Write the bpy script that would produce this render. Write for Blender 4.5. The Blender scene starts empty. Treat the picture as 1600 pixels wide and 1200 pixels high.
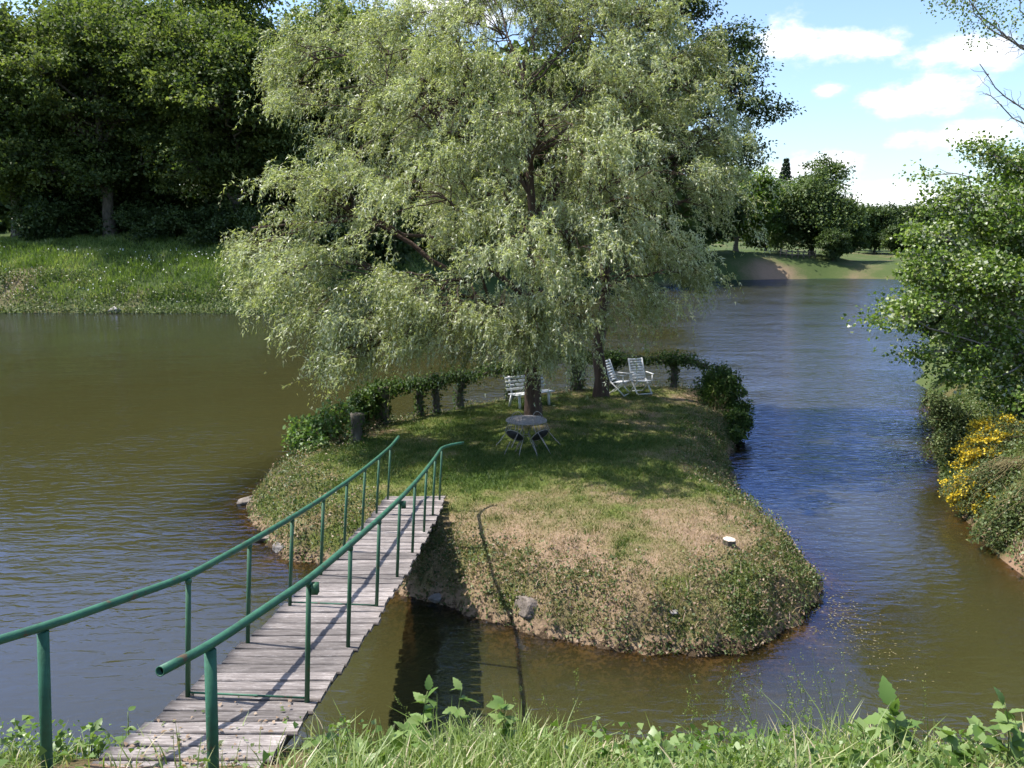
import bpy, math
import numpy as np
from mathutils import Vector

# ------------------------------------------------------------------ camera, sky, sun, exposure
SC = bpy.context.scene
COL = SC.collection
FPX, PITCH, ZC = 1232.0, math.radians(10.5), 5.85
cam = bpy.data.cameras.new('camera'); camo = bpy.data.objects.new('camera', cam); COL.objects.link(camo)
cam.sensor_width = 36; cam.lens = FPX / 1600 * 36; cam.clip_start = .05; cam.clip_end = 6000
camo.location = (0, 0, ZC); camo.rotation_euler = (math.radians(90) - PITCH, 0, 0)
SC.camera = camo
SUN_TRAVEL = Vector((.56, -.14, -1)).normalized()         # light comes from the left, slightly from beyond
SUN_EL = math.asin(-SUN_TRAVEL.z)
SUN_AZ = math.atan2(-SUN_TRAVEL.x, -SUN_TRAVEL.y)
SUN_STRENGTH, SKY_STRENGTH, EXPOSURE = 5.0, .15, .88
sl = bpy.data.lights.new('sun', 'SUN'); sl.energy = SUN_STRENGTH; sl.angle = math.radians(.53); sl.color = (1, .955, .88)
so = bpy.data.objects.new('sun', sl); COL.objects.link(so); so.rotation_euler = SUN_TRAVEL.to_track_quat('-Z', 'Y').to_euler()
so.location = (-30, 0, 60)
SC.view_settings.view_transform = 'Standard'; SC.view_settings.look = 'None'
SC.view_settings.exposure = EXPOSURE; SC.view_settings.gamma = 1
SC.render.engine = 'CYCLES'
cy = SC.cycles
cy.max_bounces = 4; cy.diffuse_bounces = 2; cy.glossy_bounces = 2; cy.transmission_bounces = 3; cy.transparent_max_bounces = 8
cy.use_light_tree = True; cy.use_adaptive_sampling = True; cy.adaptive_threshold = .03; cy.caustics_reflective = False; cy.caustics_refractive = False

CP, SP = math.cos(PITCH), math.sin(PITCH)
def ray(x, y):
    r = (x - 800) / FPX; d = (y - 600) / FPX
    return np.array([r, CP - d * SP, -SP - d * CP])
def U(x, y, w): return np.array([0, 0, ZC]) + w * ray(x, y)          # a real point w metres out
def onz(x, y, z):
    v = ray(x, y); return np.array([0, 0, ZC]) + v * ((z - ZC) / v[2])

# world: physical sky with scattered fair-weather cumulus
W = bpy.data.worlds.new('World'); SC.world = W; W.use_nodes = True
wt = W.node_tree; wt.nodes.clear()
def wn(t, **k):
    n = wt.nodes.new(t)
    for a, b in k.items(): setattr(n, a, b)
    return n
def wmath(op, a, b=None, c=None, clamp=False):
    n = wn('ShaderNodeMath', operation=op, use_clamp=clamp)
    for i, v in enumerate((a, b, c)):
        if v is None: continue
        if isinstance(v, (int, float)): n.inputs[i].default_value = v
        else: wt.links.new(v, n.inputs[i])
    return n.outputs[0]
sky = wn('ShaderNodeTexSky', sky_type='NISHITA', sun_disc=False)
sky.sun_elevation = SUN_EL; sky.sun_rotation = SUN_AZ; sky.air_density = 1.0; sky.dust_density = 1.2; sky.ozone_density = 3.5
tc = wn('ShaderNodeTexCoord'); sep = wn('ShaderNodeSeparateXYZ'); wt.links.new(tc.outputs['Generated'], sep.inputs[0])
az = wmath('ARCTAN2', sep.outputs[0], sep.outputs[1]); el = wmath('ARCSINE', sep.outputs[2])
comb = wn('ShaderNodeCombineXYZ'); wt.links.new(az, comb.inputs[0]); wt.links.new(wmath('MULTIPLY', el, 1.7), comb.inputs[1])
nz = wn('ShaderNodeTexNoise'); nz.inputs['Scale'].default_value = 22; nz.inputs['Detail'].default_value = 7; nz.inputs['Roughness'].default_value = .58
wt.links.new(comb.outputs[0], nz.inputs['Vector'])
nzv = wmath('SUBTRACT', nz.outputs['Fac'], .5)
cov = None
for (cx, cy_, rx, ry, dens) in [(1236, 62, 62, 44, 1), (1325, 72, 95, 32, 1), (1515, 78, 95, 34, 1), (1448, 152, 100, 38, 1.05), (1300, 141, 30, 17, .9),
                          (1510, 210, 115, 25, 1), (1265, 262, 90, 33, .95), (1385, 300, 120, 36, .7), (700, -10, 160, 75, 1), (1000, -120, 260, 70, 1)]:
    v = ray(cx, cy_); a0 = math.atan2(v[0], v[1]); e0 = math.asin(v[2] / np.linalg.norm(v))
    dx = wmath('MULTIPLY', wmath('SUBTRACT', az, a0), FPX / rx * 1.04); dy = wmath('MULTIPLY', wmath('SUBTRACT', el, e0), FPX / ry * 1.14)
    r2 = wmath('ADD', wmath('MULTIPLY', dx, dx), wmath('MULTIPLY', dy, dy))
    b = wmath('MULTIPLY', wmath('SUBTRACT', 1.0, wmath('SQRT', r2)), dens)
    b = wmath('MAXIMUM', b, -1.0)
    cov = b if cov is None else wmath('SMOOTH_MAX', cov, b, .08)
# the same kind of cloud all over the rest of the sky
nl = wn('ShaderNodeTexNoise'); nl.inputs['Scale'].default_value = 2.6; nl.inputs['Detail'].default_value = 3
cb2 = wn('ShaderNodeCombineXYZ'); zc = wmath('ADD', wmath('MAXIMUM', sep.outputs[2], 0.0), .22)
wt.links.new(wmath('DIVIDE', sep.outputs[0], zc), cb2.inputs[0]); wt.links.new(wmath('DIVIDE', sep.outputs[1], zc), cb2.inputs[1])
cb2.inputs[2].default_value = 3.7
wt.links.new(cb2.outputs[0], nl.inputs['Vector']); nl.inputs['Scale'].default_value = 1.3
gen = wmath('MULTIPLY', wmath('SUBTRACT', nl.outputs['Fac'], .68), 3.2)
cov = wmath('MAXIMUM', cov, gen)
cv = wmath('ADD', cov, wmath('MULTIPLY', nzv, 1.9))
mr = wn('ShaderNodeMapRange', interpolation_type='SMOOTHSTEP'); mr.inputs['From Min'].default_value = .04; mr.inputs['From Max'].default_value = .75
wt.links.new(cv, mr.inputs['Value'])
up = wn('ShaderNodeMapRange'); up.inputs['From Min'].default_value = .0; up.inputs['From Max'].default_value = .03
wt.links.new(sep.outputs[2], up.inputs['Value'])
fac = wmath('MULTIPLY', mr.outputs[0], up.outputs[0])
mx = wn('ShaderNodeMix', data_type='RGBA'); wt.links.new(fac, mx.inputs[0]); wt.links.new(sky.outputs[0], mx.inputs[6])
cs = wn('ShaderNodeMapRange'); cs.inputs['From Min'].default_value = .2; cs.inputs['From Max'].default_value = 1.3; cs.inputs['To Min'].default_value = 4.6; cs.inputs['To Max'].default_value = 7.6
wt.links.new(cv, cs.inputs['Value'])
cc = wn('ShaderNodeCombineXYZ')
for i_, k_ in enumerate((.985, 1.0, 1.03)): wt.links.new(wmath('MULTIPLY', cs.outputs[0], k_), cc.inputs[i_])
wt.links.new(cc.outputs[0], mx.inputs[7])
bg = wn('ShaderNodeBackground'); bg.inputs['Strength'].default_value = SKY_STRENGTH
wt.links.new(mx.outputs[2], bg.inputs['Color'])
wo = wn('ShaderNodeOutputWorld'); wt.links.new(bg.outputs[0], wo.inputs['Surface'])

# ------------------------------------------------------------------ helpers
def tag(o, label=None, cat=None, group=None, kind=None):
    if label: o['label'] = label
    if cat: o['category'] = cat
    if group: o['group'] = group
    if kind: o['kind'] = kind
    return o
def empty(name, loc, label=None, cat=None, group=None, rz=0.):
    o = bpy.data.objects.new(name, None); COL.objects.link(o); o.location = loc; o.rotation_euler = (0, 0, rz)
    o.empty_display_size = .2
    return tag(o, label, cat, group)
def mesh(name, V, F, mat, tint=None, smooth=False, attrs=None):
    V = np.asarray(V, np.float32)
    Fs = F if isinstance(F, list) else [F]
    Fs = [np.asarray(f, np.int32) for f in Fs if len(f)]
    me = bpy.data.meshes.new(name)
    me.vertices.add(len(V)); me.vertices.foreach_set('co', V.ravel())
    loops = np.concatenate([f.ravel() for f in Fs])
    cnt = np.concatenate([np.full(len(f), f.shape[1], np.int32) for f in Fs])
    st = np.concatenate([[0], np.cumsum(cnt)[:-1]]).astype(np.int32)
    me.loops.add(len(loops)); me.loops.foreach_set('vertex_index', loops)
    me.polygons.add(len(cnt)); me.polygons.foreach_set('loop_start', st)
    if smooth: me.polygons.foreach_set('use_smooth', np.ones(len(cnt), bool))
    me.update(calc_edges=True)
    at = dict(attrs or {})
    if tint is not None: at['tint'] = tint
    for k, a in at.items():
        x = me.attributes.new(k, 'FLOAT', 'POINT'); x.data.foreach_set('value', np.asarray(a, np.float32))
    if mat: me.materials.append(mat)
    return me
def obj(name, me, parent=None, loc=None):
    o = bpy.data.objects.new(name, me); COL.objects.link(o)
    if parent: o.parent = parent
    if loc is not None: o.location = loc
    return o
def norm(a): return a / np.maximum(np.linalg.norm(a, axis=-1, keepdims=True), 1e-9)
def leaves(P, A, N, L, Wd, T, fold=.22, bend=.12, tri=False):
    """diamond leaves: base P, axis A, normal hint N"""
    A = norm(A); B = norm(np.cross(A, N)); N2 = np.cross(B, A)
    L = np.broadcast_to(np.asarray(L, float), (len(P),))[:, None]; Wd = np.broadcast_to(np.asarray(Wd, float), (len(P),))[:, None]
    if tri:
        q = P + A * L * .22
        return np.stack([q - B * Wd * .5, q + B * Wd * .5, P + A * L + N2 * L * bend], 1).reshape(-1, 3), np.arange(len(P) * 3).reshape(-1, 3), np.repeat(T, 3)
    mid = P + A * L * .45 + N2 * L * bend
    V = np.stack([P, mid + B * Wd * .5 + N2 * Wd * fold, P + A * L, mid - B * Wd * .5 + N2 * Wd * fold], 1).reshape(-1, 3)
    F = np.arange(len(P) * 4).reshape(-1, 4)
    return V, F, np.repeat(T, 4)
def tubes(PT, R, sides=5, cap=False):
    """PT (M,K,3) paths, R (M,K) radii"""
    PT = np.asarray(PT, float); R = np.asarray(R, float); M, K, _ = PT.shape
    T = norm(np.gradient(PT, axis=1)); ref = np.where(np.abs(T[..., 2:3]) > .85, np.array([1., .13, .07]), np.array([.05, .09, 1.]))
    A = norm(np.cross(T, ref)); B = np.cross(T, A)
    a = np.arange(sides) * 2 * np.pi / sides
    V = PT[:, :, None, :] + R[:, :, None, None] * (A[:, :, None, :] * np.cos(a)[:, None] + B[:, :, None, :] * np.sin(a)[:, None])
    idx = np.arange(M * K * sides).reshape(M, K, sides); n = np.roll(idx, -1, 2)
    F = np.stack([idx[:, :-1], n[:, :-1], n[:, 1:], idx[:, 1:]], -1).reshape(-1, 4)
    V = V.reshape(-1, 3)
    if cap and sides > 2:
        return V, [F, np.concatenate([idx[:, 0, ::-1], idx[:, -1, :]])]
    return V, F
def tube1(pts, r, sides=10, cap=True):
    pts = np.asarray(pts, float)
    r = np.full(len(pts), r) if np.isscalar(r) else np.asarray(r)
    return tubes(pts[None], r[None], sides, cap)
def join(parts):
    """[(V,F),..] -> V,[F..]"""
    Vs, Fq, off = [], {}, 0
    for V, F in parts:
        for f in (F if isinstance(F, list) else [F]):
            f = np.asarray(f)
            if len(f): Fq.setdefault(f.shape[1], []).append(f + off)
        Vs.append(np.asarray(V, float)); off += len(V)
    return np.concatenate(Vs), [np.concatenate(v) for v in Fq.values()]
def bez(p0, p1, p2, K):
    t = np.linspace(0, 1, K)[:, None]
    return (1 - t) ** 2 * np.asarray(p0) + 2 * t * (1 - t) * np.asarray(p1) + t ** 2 * np.asarray(p2)
def bezm(p0, p1, p2, K):
    t = np.linspace(0, 1, K)[None, :, None]
    return (1 - t) ** 2 * p0[:, None] + 2 * t * (1 - t) * p1[:, None] + t ** 2 * p2[:, None]
def box(c, s, rot=None):
    v = np.array([[x, y, z] for x in (-.5, .5) for y in (-.5, .5) for z in (-.5, .5)]) * np.asarray(s)
    if rot is not None: v = v @ np.asarray(rot).T
    return v + np.asarray(c), np.array([[0, 1, 3, 2], [4, 6, 7, 5], [0, 4, 5, 1], [2, 3, 7, 6], [0, 2, 6, 4], [1, 5, 7, 3]])
def bar(p, q, w, h, up=(0, 0, 1)):
    p = np.asarray(p, float); q = np.asarray(q, float); d = q - p; L = np.linalg.norm(d); d /= L
    s = np.cross(d, up); s /= np.linalg.norm(s); u = np.cross(s, d)
    return box((p + q) / 2, (L, w, h), np.stack([d, s, u], 1))
def lattice(ix, iy, seed):
    h = (ix * 374761393 + iy * 668265263 + seed * 1442695041) & 0xffffffff
    h = ((h ^ (h >> 13)) * 1274126177) & 0xffffffff
    return ((h ^ (h >> 16)) & 0xffff) / 65535.0
def vnoise(x, y, seed=0):
    x = np.asarray(x, float); y = np.asarray(y, float)
    ix = np.floor(x).astype(np.int64); iy = np.floor(y).astype(np.int64); fx = x - ix; fy = y - iy
    fx = fx * fx * (3 - 2 * fx); fy = fy * fy * (3 - 2 * fy)
    a, b, c, d = (lattice(ix + i, iy + j, seed) for i, j in ((0, 0), (1, 0), (0, 1), (1, 1)))
    return (a * (1 - fx) + b * fx) * (1 - fy) + (c * (1 - fx) + d * fx) * fy
def fbm(x, y, seed=0, oct=4):
    s = 0; a = .5; t = 0
    for i in range(oct):
        s = s + a * vnoise(x * 2 ** i, y * 2 ** i, seed + i * 17); t += a; a *= .5
    return s / t
def sstep(a, b, x):
    t = np.clip((x - a) / (b - a), 0, 1); return t * t * (3 - 2 * t)
def poly_sdf(poly, x, y):
    """signed distance (positive inside), nearest edge index and parameter"""
    poly = np.asarray(poly, float)[:, :2]; n = len(poly)
    best = np.full(x.shape, 1e18); bi = np.zeros(x.shape, int); bt = np.zeros(x.shape); ins = np.zeros(x.shape, bool)
    for i in range(n):
        a = poly[i]; b = poly[(i + 1) % n]; d = b - a
        t = np.clip(((x - a[0]) * d[0] + (y - a[1]) * d[1]) / (d @ d), 0, 1)
        q = (x - a[0] - t * d[0]) ** 2 + (y - a[1] - t * d[1]) ** 2
        m = q < best; best = np.where(m, q, best); bi = np.where(m, i, bi); bt = np.where(m, t, bt)
        c = ((a[1] > y) != (b[1] > y)) & (x < (b[0] - a[0]) * (y - a[1]) / (b[1] - a[1] + 1e-12) + a[0])
        ins ^= c
    return np.sqrt(best) * np.where(ins, 1, -1), bi, bt

# ------------------------------------------------------------------ materials
def nodes(name):
    m = bpy.data.materials.new(name); m.use_nodes = True; t = m.node_tree; t.nodes.clear()
    return m, t
def N(t, typ, ins=None, **k):
    n = t.nodes.new(typ)
    for a, b in k.items(): setattr(n, a, b)
    for a, v in (ins or {}).items():
        if isinstance(v, bpy.types.NodeSocket): t.links.new(v, n.inputs[a])
        else: n.inputs[a].default_value = v
    return n
def c4(c): return (c[0], c[1], c[2], 1)
def ramp(t, fac, stops):
    r = N(t, 'ShaderNodeValToRGB', {'Fac': fac}); e = r.color_ramp.elements
    while len(e) < len(stops): e.new(.5)
    for i, (p, c) in enumerate(stops): e[i].position = p; e[i].color = c4(c)
    return r.outputs['Color']
def leaf_mat(name, stops, trans=.3, rough=.42, spec=.45, tcol=(1.15, 1.25, .55)):
    m, t = nodes(name)
    a = N(t, 'ShaderNodeAttribute', attribute_name='tint')
    col = ramp(t, a.outputs['Fac'], stops)
    p = N(t, 'ShaderNodeBsdfPrincipled', {'Base Color': col, 'Roughness': rough, 'Specular IOR Level': spec})
    tm = N(t, 'ShaderNodeMix', {0: 1.0, 6: col, 7: c4(tcol)}, data_type='RGBA', blend_type='MULTIPLY')
    tr = N(t, 'ShaderNodeBsdfTranslucent', {'Color': tm.outputs[2]})
    ms = N(t, 'ShaderNodeMixShader', {0: trans, 1: p.outputs[0], 2: tr.outputs[0]})
    N(t, 'ShaderNodeOutputMaterial', {'Surface': ms.outputs[0]})
    return m
def plain_mat(name, stops, scale=8, rough=.7, spec=.3, bump=.3, bscale=None, stretch=(1, 1, 1), detail=6, metallic=0, coords='Object', bdist=.01):
    m, t = nodes(name)
    tc = N(t, 'ShaderNodeTexCoord'); mp = N(t, 'ShaderNodeMapping', {'Vector': tc.outputs[coords], 'Scale': stretch})
    nz = N(t, 'ShaderNodeTexNoise', {'Vector': mp.outputs[0], 'Scale': scale, 'Detail': detail, 'Roughness': .6})
    col = ramp(t, nz.outputs['Fac'], stops)
    n2 = N(t, 'ShaderNodeTexNoise', {'Vector': mp.outputs[0], 'Scale': bscale or scale * 3, 'Detail': 5})
    b = N(t, 'ShaderNodeBump', {'Height': n2.outputs['Fac'], 'Strength': bump, 'Distance': bdist})
    p = N(t, 'ShaderNodeBsdfPrincipled', {'Base Color': col, 'Roughness': rough, 'Specular IOR Level': spec, 'Normal': b.outputs[0], 'Metallic': metallic})
    N(t, 'ShaderNodeOutputMaterial', {'Surface': p.outputs[0]})
    return m
def ground_mat(name, stops, nscale=1.2, amp=.5):
    """colour follows the 'tint' field (0 lush grass .. 1 dry straw / bare soil) broken up by noise"""
    m, t = nodes(name)
    tc = N(t, 'ShaderNodeTexCoord'); a = N(t, 'ShaderNodeAttribute', attribute_name='tint')
    n1 = N(t, 'ShaderNodeTexNoise', {'Vector': tc.outputs['Object'], 'Scale': nscale, 'Detail': 8, 'Roughness': .7})
    n2 = N(t, 'ShaderNodeTexNoise', {'Vector': tc.outputs['Object'], 'Scale': nscale * 14, 'Detail': 6, 'Roughness': .7})
    s = N(t, 'ShaderNodeMath', {0: n1.outputs['Fac'], 1: n2.outputs['Fac']}, operation='ADD')
    s2 = N(t, 'ShaderNodeMath', {0: s.outputs[0], 1: 1.0}, operation='SUBTRACT')
    s3 = N(t, 'ShaderNodeMath', {0: s2.outputs[0], 1: amp, 2: a.outputs['Fac']}, operation='MULTIPLY_ADD')
    col = ramp(t, s3.outputs[0], stops)
    b = N(t, 'ShaderNodeBump', {'Height': n2.outputs['Fac'], 'Strength': .8, 'Distance': .05})
    p = N(t, 'ShaderNodeBsdfPrincipled', {'Base Color': col, 'Roughness': .95, 'Specular IOR Level': .1, 'Normal': b.outputs[0]})
    N(t, 'ShaderNodeOutputMaterial', {'Surface': p.outputs[0]})
    return m

M = {}
M['lawn'] = ground_mat('lawn', [(0, (.055, .085, .018)), (.35, (.10, .12, .03)), (.6, (.18, .145, .075)), (.85, (.27, .19, .125)), (.96, (.20, .14, .09)), (1, (.06, .042, .026))])
M['bankground'] = ground_mat('bankground', [(0, (.03, .055, .012)), (.4, (.055, .075, .02)), (.7, (.13, .095, .05)), (1, (.25, .16, .11))])
M['farland'] = ground_mat('farland', [(0, (.04, .066, .02)), (.4, (.065, .088, .03)), (.7, (.17, .13, .08)), (1, (.27, .18, .125))], .35)
M['willow'] = leaf_mat('willow_leaf', [(0, (.165, .18, .07)), (.4, (.30, .325, .145)), (.75, (.40, .425, .24)), (1, (.58, .60, .48))], .42, .40, .45)
M['oak'] = leaf_mat('oak_leaf', [(0, (.034, .058, .018)), (.5, (.105, .145, .044)), (1, (.19, .225, .075))], .42, .6, .2)
M['dark'] = leaf_mat('dark_leaf', [(0, (.025, .045, .015)), (.6, (.065, .10, .03)), (1, (.13, .18, .06))], .25, .5, .3)
M['aspen'] = leaf_mat('aspen_leaf', [(0, (.04, .08, .014)), (.55, (.14, .22, .035)), (.85, (.22, .29, .07)), (1, (.42, .45, .33))], .35, .42, .4)
M['ivy'] = leaf_mat('ivy_leaf', [(0, (.022, .045, .010)), (.5, (.06, .11, .022)), (1, (.14, .20, .045))], .26, .55, .25)
M['weed'] = leaf_mat('weed_leaf', [(0, (.045, .07, .02)), (.5, (.095, .13, .042)), (.85, (.17, .21, .08)), (1, (.30, .21, .145))], .28, .5, .35)
M['blade'] = leaf_mat('grass_blade', [(0, (.045, .085, .014)), (.35, (.10, .145, .028)), (.6, (.20, .19, .065)), (.8, (.34, .245, .155)), (1, (.45, .335, .25))], .25, .55, .3)
M['grass'] = leaf_mat('tall_grass', [(0, (.07, .12, .02)), (.5, (.16, .23, .05)), (.85, (.27, .33, .11)), (1, (.5, .43, .28))], .38, .45, .4)
M['bramble'] = leaf_mat('bramble_leaf', [(0, (.06, .13, .025)), (.5, (.13, .21, .05)), (1, (.24, .32, .11))], .35, .42, .45)
M['broom'] = leaf_mat('broom_leaf', [(0, (.035, .055, .016)), (.5, (.085, .12, .035)), (1, (.17, .21, .08))], .2, .5, .35)
M['flower'] = leaf_mat('yellow_flower', [(0, (.66, .47, .02)), (1, (.82, .66, .08))], .3, .5, .3, (1, .9, .4))
M['conifer'] = leaf_mat('conifer_needle', [(0, (.015, .03, .014)), (1, (.04, .07, .03))], .1, .6, .25)
M['whiteflower'] = leaf_mat('white_flower', [(0, (.6, .6, .55)), (1, (.8, .8, .78))], .2, .6, .2, (1, 1, 1))
M['bark'] = plain_mat('brown_bark', [(.3, (.045, .03, .022)), (.7, (.125, .085, .066))], 6, .9, .15, 1, 14, (1, 1, .18), bdist=.04)
M['greybark'] = plain_mat('grey_bark', [(.3, (.05, .042, .03)), (.7, (.16, .14, .11))], 7, .9, .15, .8, 14, (1, 1, .3), bdist=.03)
M['palebark'] = plain_mat('pale_bark', [(.3, (.13, .11, .10)), (.7, (.28, .25, .23))], 7, .8, .2, .6, 14, (1, 1, .3), bdist=.02)
M['twig'] = plain_mat('olive_twig', [(.3, (.09, .075, .03)), (.7, (.18, .15, .07))], 5, .8, .2, .3)
M['stem'] = plain_mat('green_stem', [(.3, (.09, .14, .04)), (.7, (.17, .2, .07))], 12, .7, .3, .2)
M['paint'] = plain_mat('green_paint', [(.33, (.09, .06, .035)), (.36, (.026, .085, .05)), (.6, (.034, .125, .074)), (.85, (.05, .155, .10))], 9, .55, .35, .6, 60, bdist=.004)
M['postpaint'] = plain_mat('worn_green_paint', [(.3, (.028, .085, .045)), (.62, (.045, .12, .062)), (.74, (.10, .075, .035)), (.85, (.16, .06, .03))], 7, .5, .4, .4, 60, bdist=.002)
M['steel'] = plain_mat('dark_steel', [(.3, (.02, .02, .018)), (.7, (.07, .05, .035))], 9, .7, .3, .4)
M['hollow_shade'] = plain_mat('pipe_shade', [(.3, (.008, .008, .008)), (.7, (.02, .016, .012))], 9, .9, .1, .2)  # near-black colour standing in for shade within the pipe
M['white'] = plain_mat('white_paint', [(.3, (.58, .58, .57)), (.7, (.76, .76, .74))], 8, .5, .4, .2)
M['iron'] = plain_mat('weathered_iron', [(.3, (.16, .14, .13)), (.7, (.36, .33, .30))], 25, .6, .4, .3)
M['seat'] = plain_mat('dark_seat', [(.3, (.02, .02, .026)), (.7, (.06, .056, .062))], 12, .6, .4, .3)
M['tabletop'] = plain_mat('pale_tabletop', [(.3, (.20, .175, .165)), (.7, (.36, .315, .295))], 10, .6, .3, .3)
M['rock'] = plain_mat('pale_rock', [(.3, (.09, .08, .07)), (.55, (.22, .20, .185)), (.8, (.40, .37, .35))], 5, .9, .2, 1, 12, bdist=.04)
M['boulder'] = plain_mat('pale_boulder', [(.3, (.28, .25, .24)), (.8, (.55, .51, .49))], 3, .9, .2, 1, 8, bdist=.05)
M['brownrock'] = plain_mat('brown_rock', [(.3, (.09, .075, .06)), (.7, (.26, .215, .185))], 5, .8, .3, 1, 12, bdist=.04)
M['cutwood'] = plain_mat('cut_wood', [(.3, (.42, .34, .25)), (.7, (.72, .64, .54))], 8, .85, .2, .5, 30)
M['fencewood'] = plain_mat('grey_fence_wood', [(.3, (.11, .09, .07)), (.7, (.24, .2, .16))], 5, .9, .2, .3)
M['debris'] = leaf_mat('pond_debris', [(0, (.10, .09, .03)), (.6, (.15, .13, .06)), (1, (.26, .23, .15))], .1, .6, .3)

def plank_mat():
    m, t = nodes('weathered_planks')
    tc = N(t, 'ShaderNodeTexCoord'); oi = N(t, 'ShaderNodeObjectInfo')
    off = N(t, 'ShaderNodeVectorMath', {0: tc.outputs['Object']}, operation='ADD')
    cbx = N(t, 'ShaderNodeCombineXYZ', {0: N(t, 'ShaderNodeMath', {0: oi.outputs['Random'], 1: 37.0}, operation='MULTIPLY').outputs[0], 1: oi.outputs['Random']})
    t.links.new(cbx.outputs[0], off.inputs[1])
    mp = N(t, 'ShaderNodeMapping', {'Vector': off.outputs[0], 'Scale': (1.6, 26, 26)})
    g = N(t, 'ShaderNodeTexNoise', {'Vector': mp.outputs[0], 'Scale': 2.2, 'Detail': 8, 'Roughness': .65})
    mp2 = N(t, 'ShaderNodeMapping', {'Vector': off.outputs[0], 'Scale': (3, 9, 9)})
    sp = N(t, 'ShaderNodeTexNoise', {'Vector': mp2.outputs[0], 'Scale': 4, 'Detail': 9, 'Roughness': .78})
    col = ramp(t, g.outputs['Fac'], [(.25, (.05, .042, .038)), (.48, (.155, .132, .122)), (.7, (.28, .245, .23))])
    lich = ramp(t, sp.outputs['Fac'], [(.52, (0, 0, 0)), (.66, (1, 1, 1))])
    col2 = N(t, 'ShaderNodeMix', {0: N(t, 'ShaderNodeMath', {0: lich, 1: .55}, operation='MULTIPLY').outputs[0], 6: col, 7: (.44, .40, .38, 1)}, data_type='RGBA')
    v = N(t, 'ShaderNodeMath', {0: oi.outputs['Random'], 1: .75, 2: .62}, operation='MULTIPLY_ADD')
    hs = N(t, 'ShaderNodeHueSaturation', {'Color': col2.outputs[2], 'Value': v.outputs[0], 'Saturation': .9})
    b = N(t, 'ShaderNodeBump', {'Height': g.outputs['Fac'], 'Strength': .7, 'Distance': .008})
    p = N(t, 'ShaderNodeBsdfPrincipled', {'Base Color': hs.outputs[0], 'Roughness': .85, 'Specular IOR Level': .25, 'Normal': b.outputs[0]})
    N(t, 'ShaderNodeOutputMaterial', {'Surface': p.outputs[0]})
    return m
M['plank'] = plank_mat()

def water_mat():
    m, t = nodes('pond_water')
    tc = N(t, 'ShaderNodeTexCoord')
    a = N(t, 'ShaderNodeAttribute', attribute_name='turbid'); ca = N(t, 'ShaderNodeAttribute', attribute_name='calm')
    rot = N(t, 'ShaderNodeMapping', {'Vector': tc.outputs['Object'], 'Rotation': (0, 0, math.radians(-14)), 'Scale': (.55, 1.5, 1)})
    n1 = N(t, 'ShaderNodeTexNoise', {'Vector': rot.outputs[0], 'Scale': 3.8, 'Detail': 3, 'Roughness': .5, 'Distortion': .6})
    n2 = N(t, 'ShaderNodeTexNoise', {'Vector': rot.outputs[0], 'Scale': .55, 'Detail': 2})
    n3 = N(t, 'ShaderNodeTexNoise', {'Vector': tc.outputs['Object'], 'Scale': .16, 'Detail': 2})
    gust = N(t, 'ShaderNodeMapRange', {'Value': n3.outputs['Fac'], 'From Min': .35, 'From Max': .65, 'To Min': .35, 'To Max': 1.1})
    amp = N(t, 'ShaderNodeMath', {0: gust.outputs[0], 1: ca.outputs['Fac']}, operation='MULTIPLY')
    h = N(t, 'ShaderNodeMath', {0: n2.outputs['Fac'], 1: 1.6, 2: n1.outputs['Fac']}, operation='MULTIPLY_ADD')
    hh = N(t, 'ShaderNodeMath', {0: h.outputs[0], 1: amp.outputs[0]}, operation='MULTIPLY')
    b = N(t, 'ShaderNodeBump', {'Height': hh.outputs[0], 'Strength': 1.0, 'Distance': .085})
    fr = N(t, 'ShaderNodeFresnel', {'IOR': 1.8, 'Normal': b.outputs[0]})  # index set above real water so the mirrored sky shows stronger
    gl = N(t, 'ShaderNodeBsdfGlossy', {'Color': (.47, .60, 1, 1), 'Roughness': .03, 'Normal': b.outputs[0]})  # blue painted into the reflections, standing in for a deeper sky
    murk = N(t, 'ShaderNodeBsdfDiffuse', {'Color': (.043, .041, .014, 1)})
    clear = N(t, 'ShaderNodeBsdfTransparent', {'Color': (.62, .54, .36, 1)})
    body = N(t, 'ShaderNodeMixShader', {0: a.outputs['Fac'], 1: clear.outputs[0], 2: murk.outputs[0]})
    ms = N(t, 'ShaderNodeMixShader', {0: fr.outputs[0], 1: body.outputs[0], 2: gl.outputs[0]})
    N(t, 'ShaderNodeOutputMaterial', {'Surface': ms.outputs[0]})
    return m
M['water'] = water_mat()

# ------------------------------------------------------------------ land and water
LAKE = np.array([(-90, 9, 4.6, 2.1), (-20, 7, 4.6, 2.1), (-8, 6.7, 4.6, 2.1), (-3.4, 6.6, 4.6, 2.1), (-.8, 6.6, 4.6, 2.1), (3, 6.5, 4.6, 2.1), (7.6, 6.6, 4.6, 2.1),
    (9.6, 8.4, 3.2, 1.8), (9.3, 11, 2.4, 1.4), (9.0, 13, 2.0, 1.2), (9.3, 14.8, 2.0, 1.1), (10.3, 18.1, 2.0, 1.2), (12.7, 23, 2.2, 1.5), (17, 32, 2.4, 2), (27, 50, 2.4, 3),
    (42, 80, 2.4, 3), (58, 112, 2.2, 3), (52, 115.5, 2.2, 3), (46.5, 116.8, 3.2, 2.6), (42, 115.2, 3.4, 2.4), (37, 114, 3.6, 2.4), (31.5, 112.5, 3.6, 2.6), (25, 106, 3.5, 3),
    (10, 88, 4.5, 5), (-5, 72, 6, 5), (-18, 62.5, 6.3, 5), (-30, 62.8, 6.3, 5), (-42, 63, 6.3, 5), (-90, 60, 6.3, 5)], float)
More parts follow.
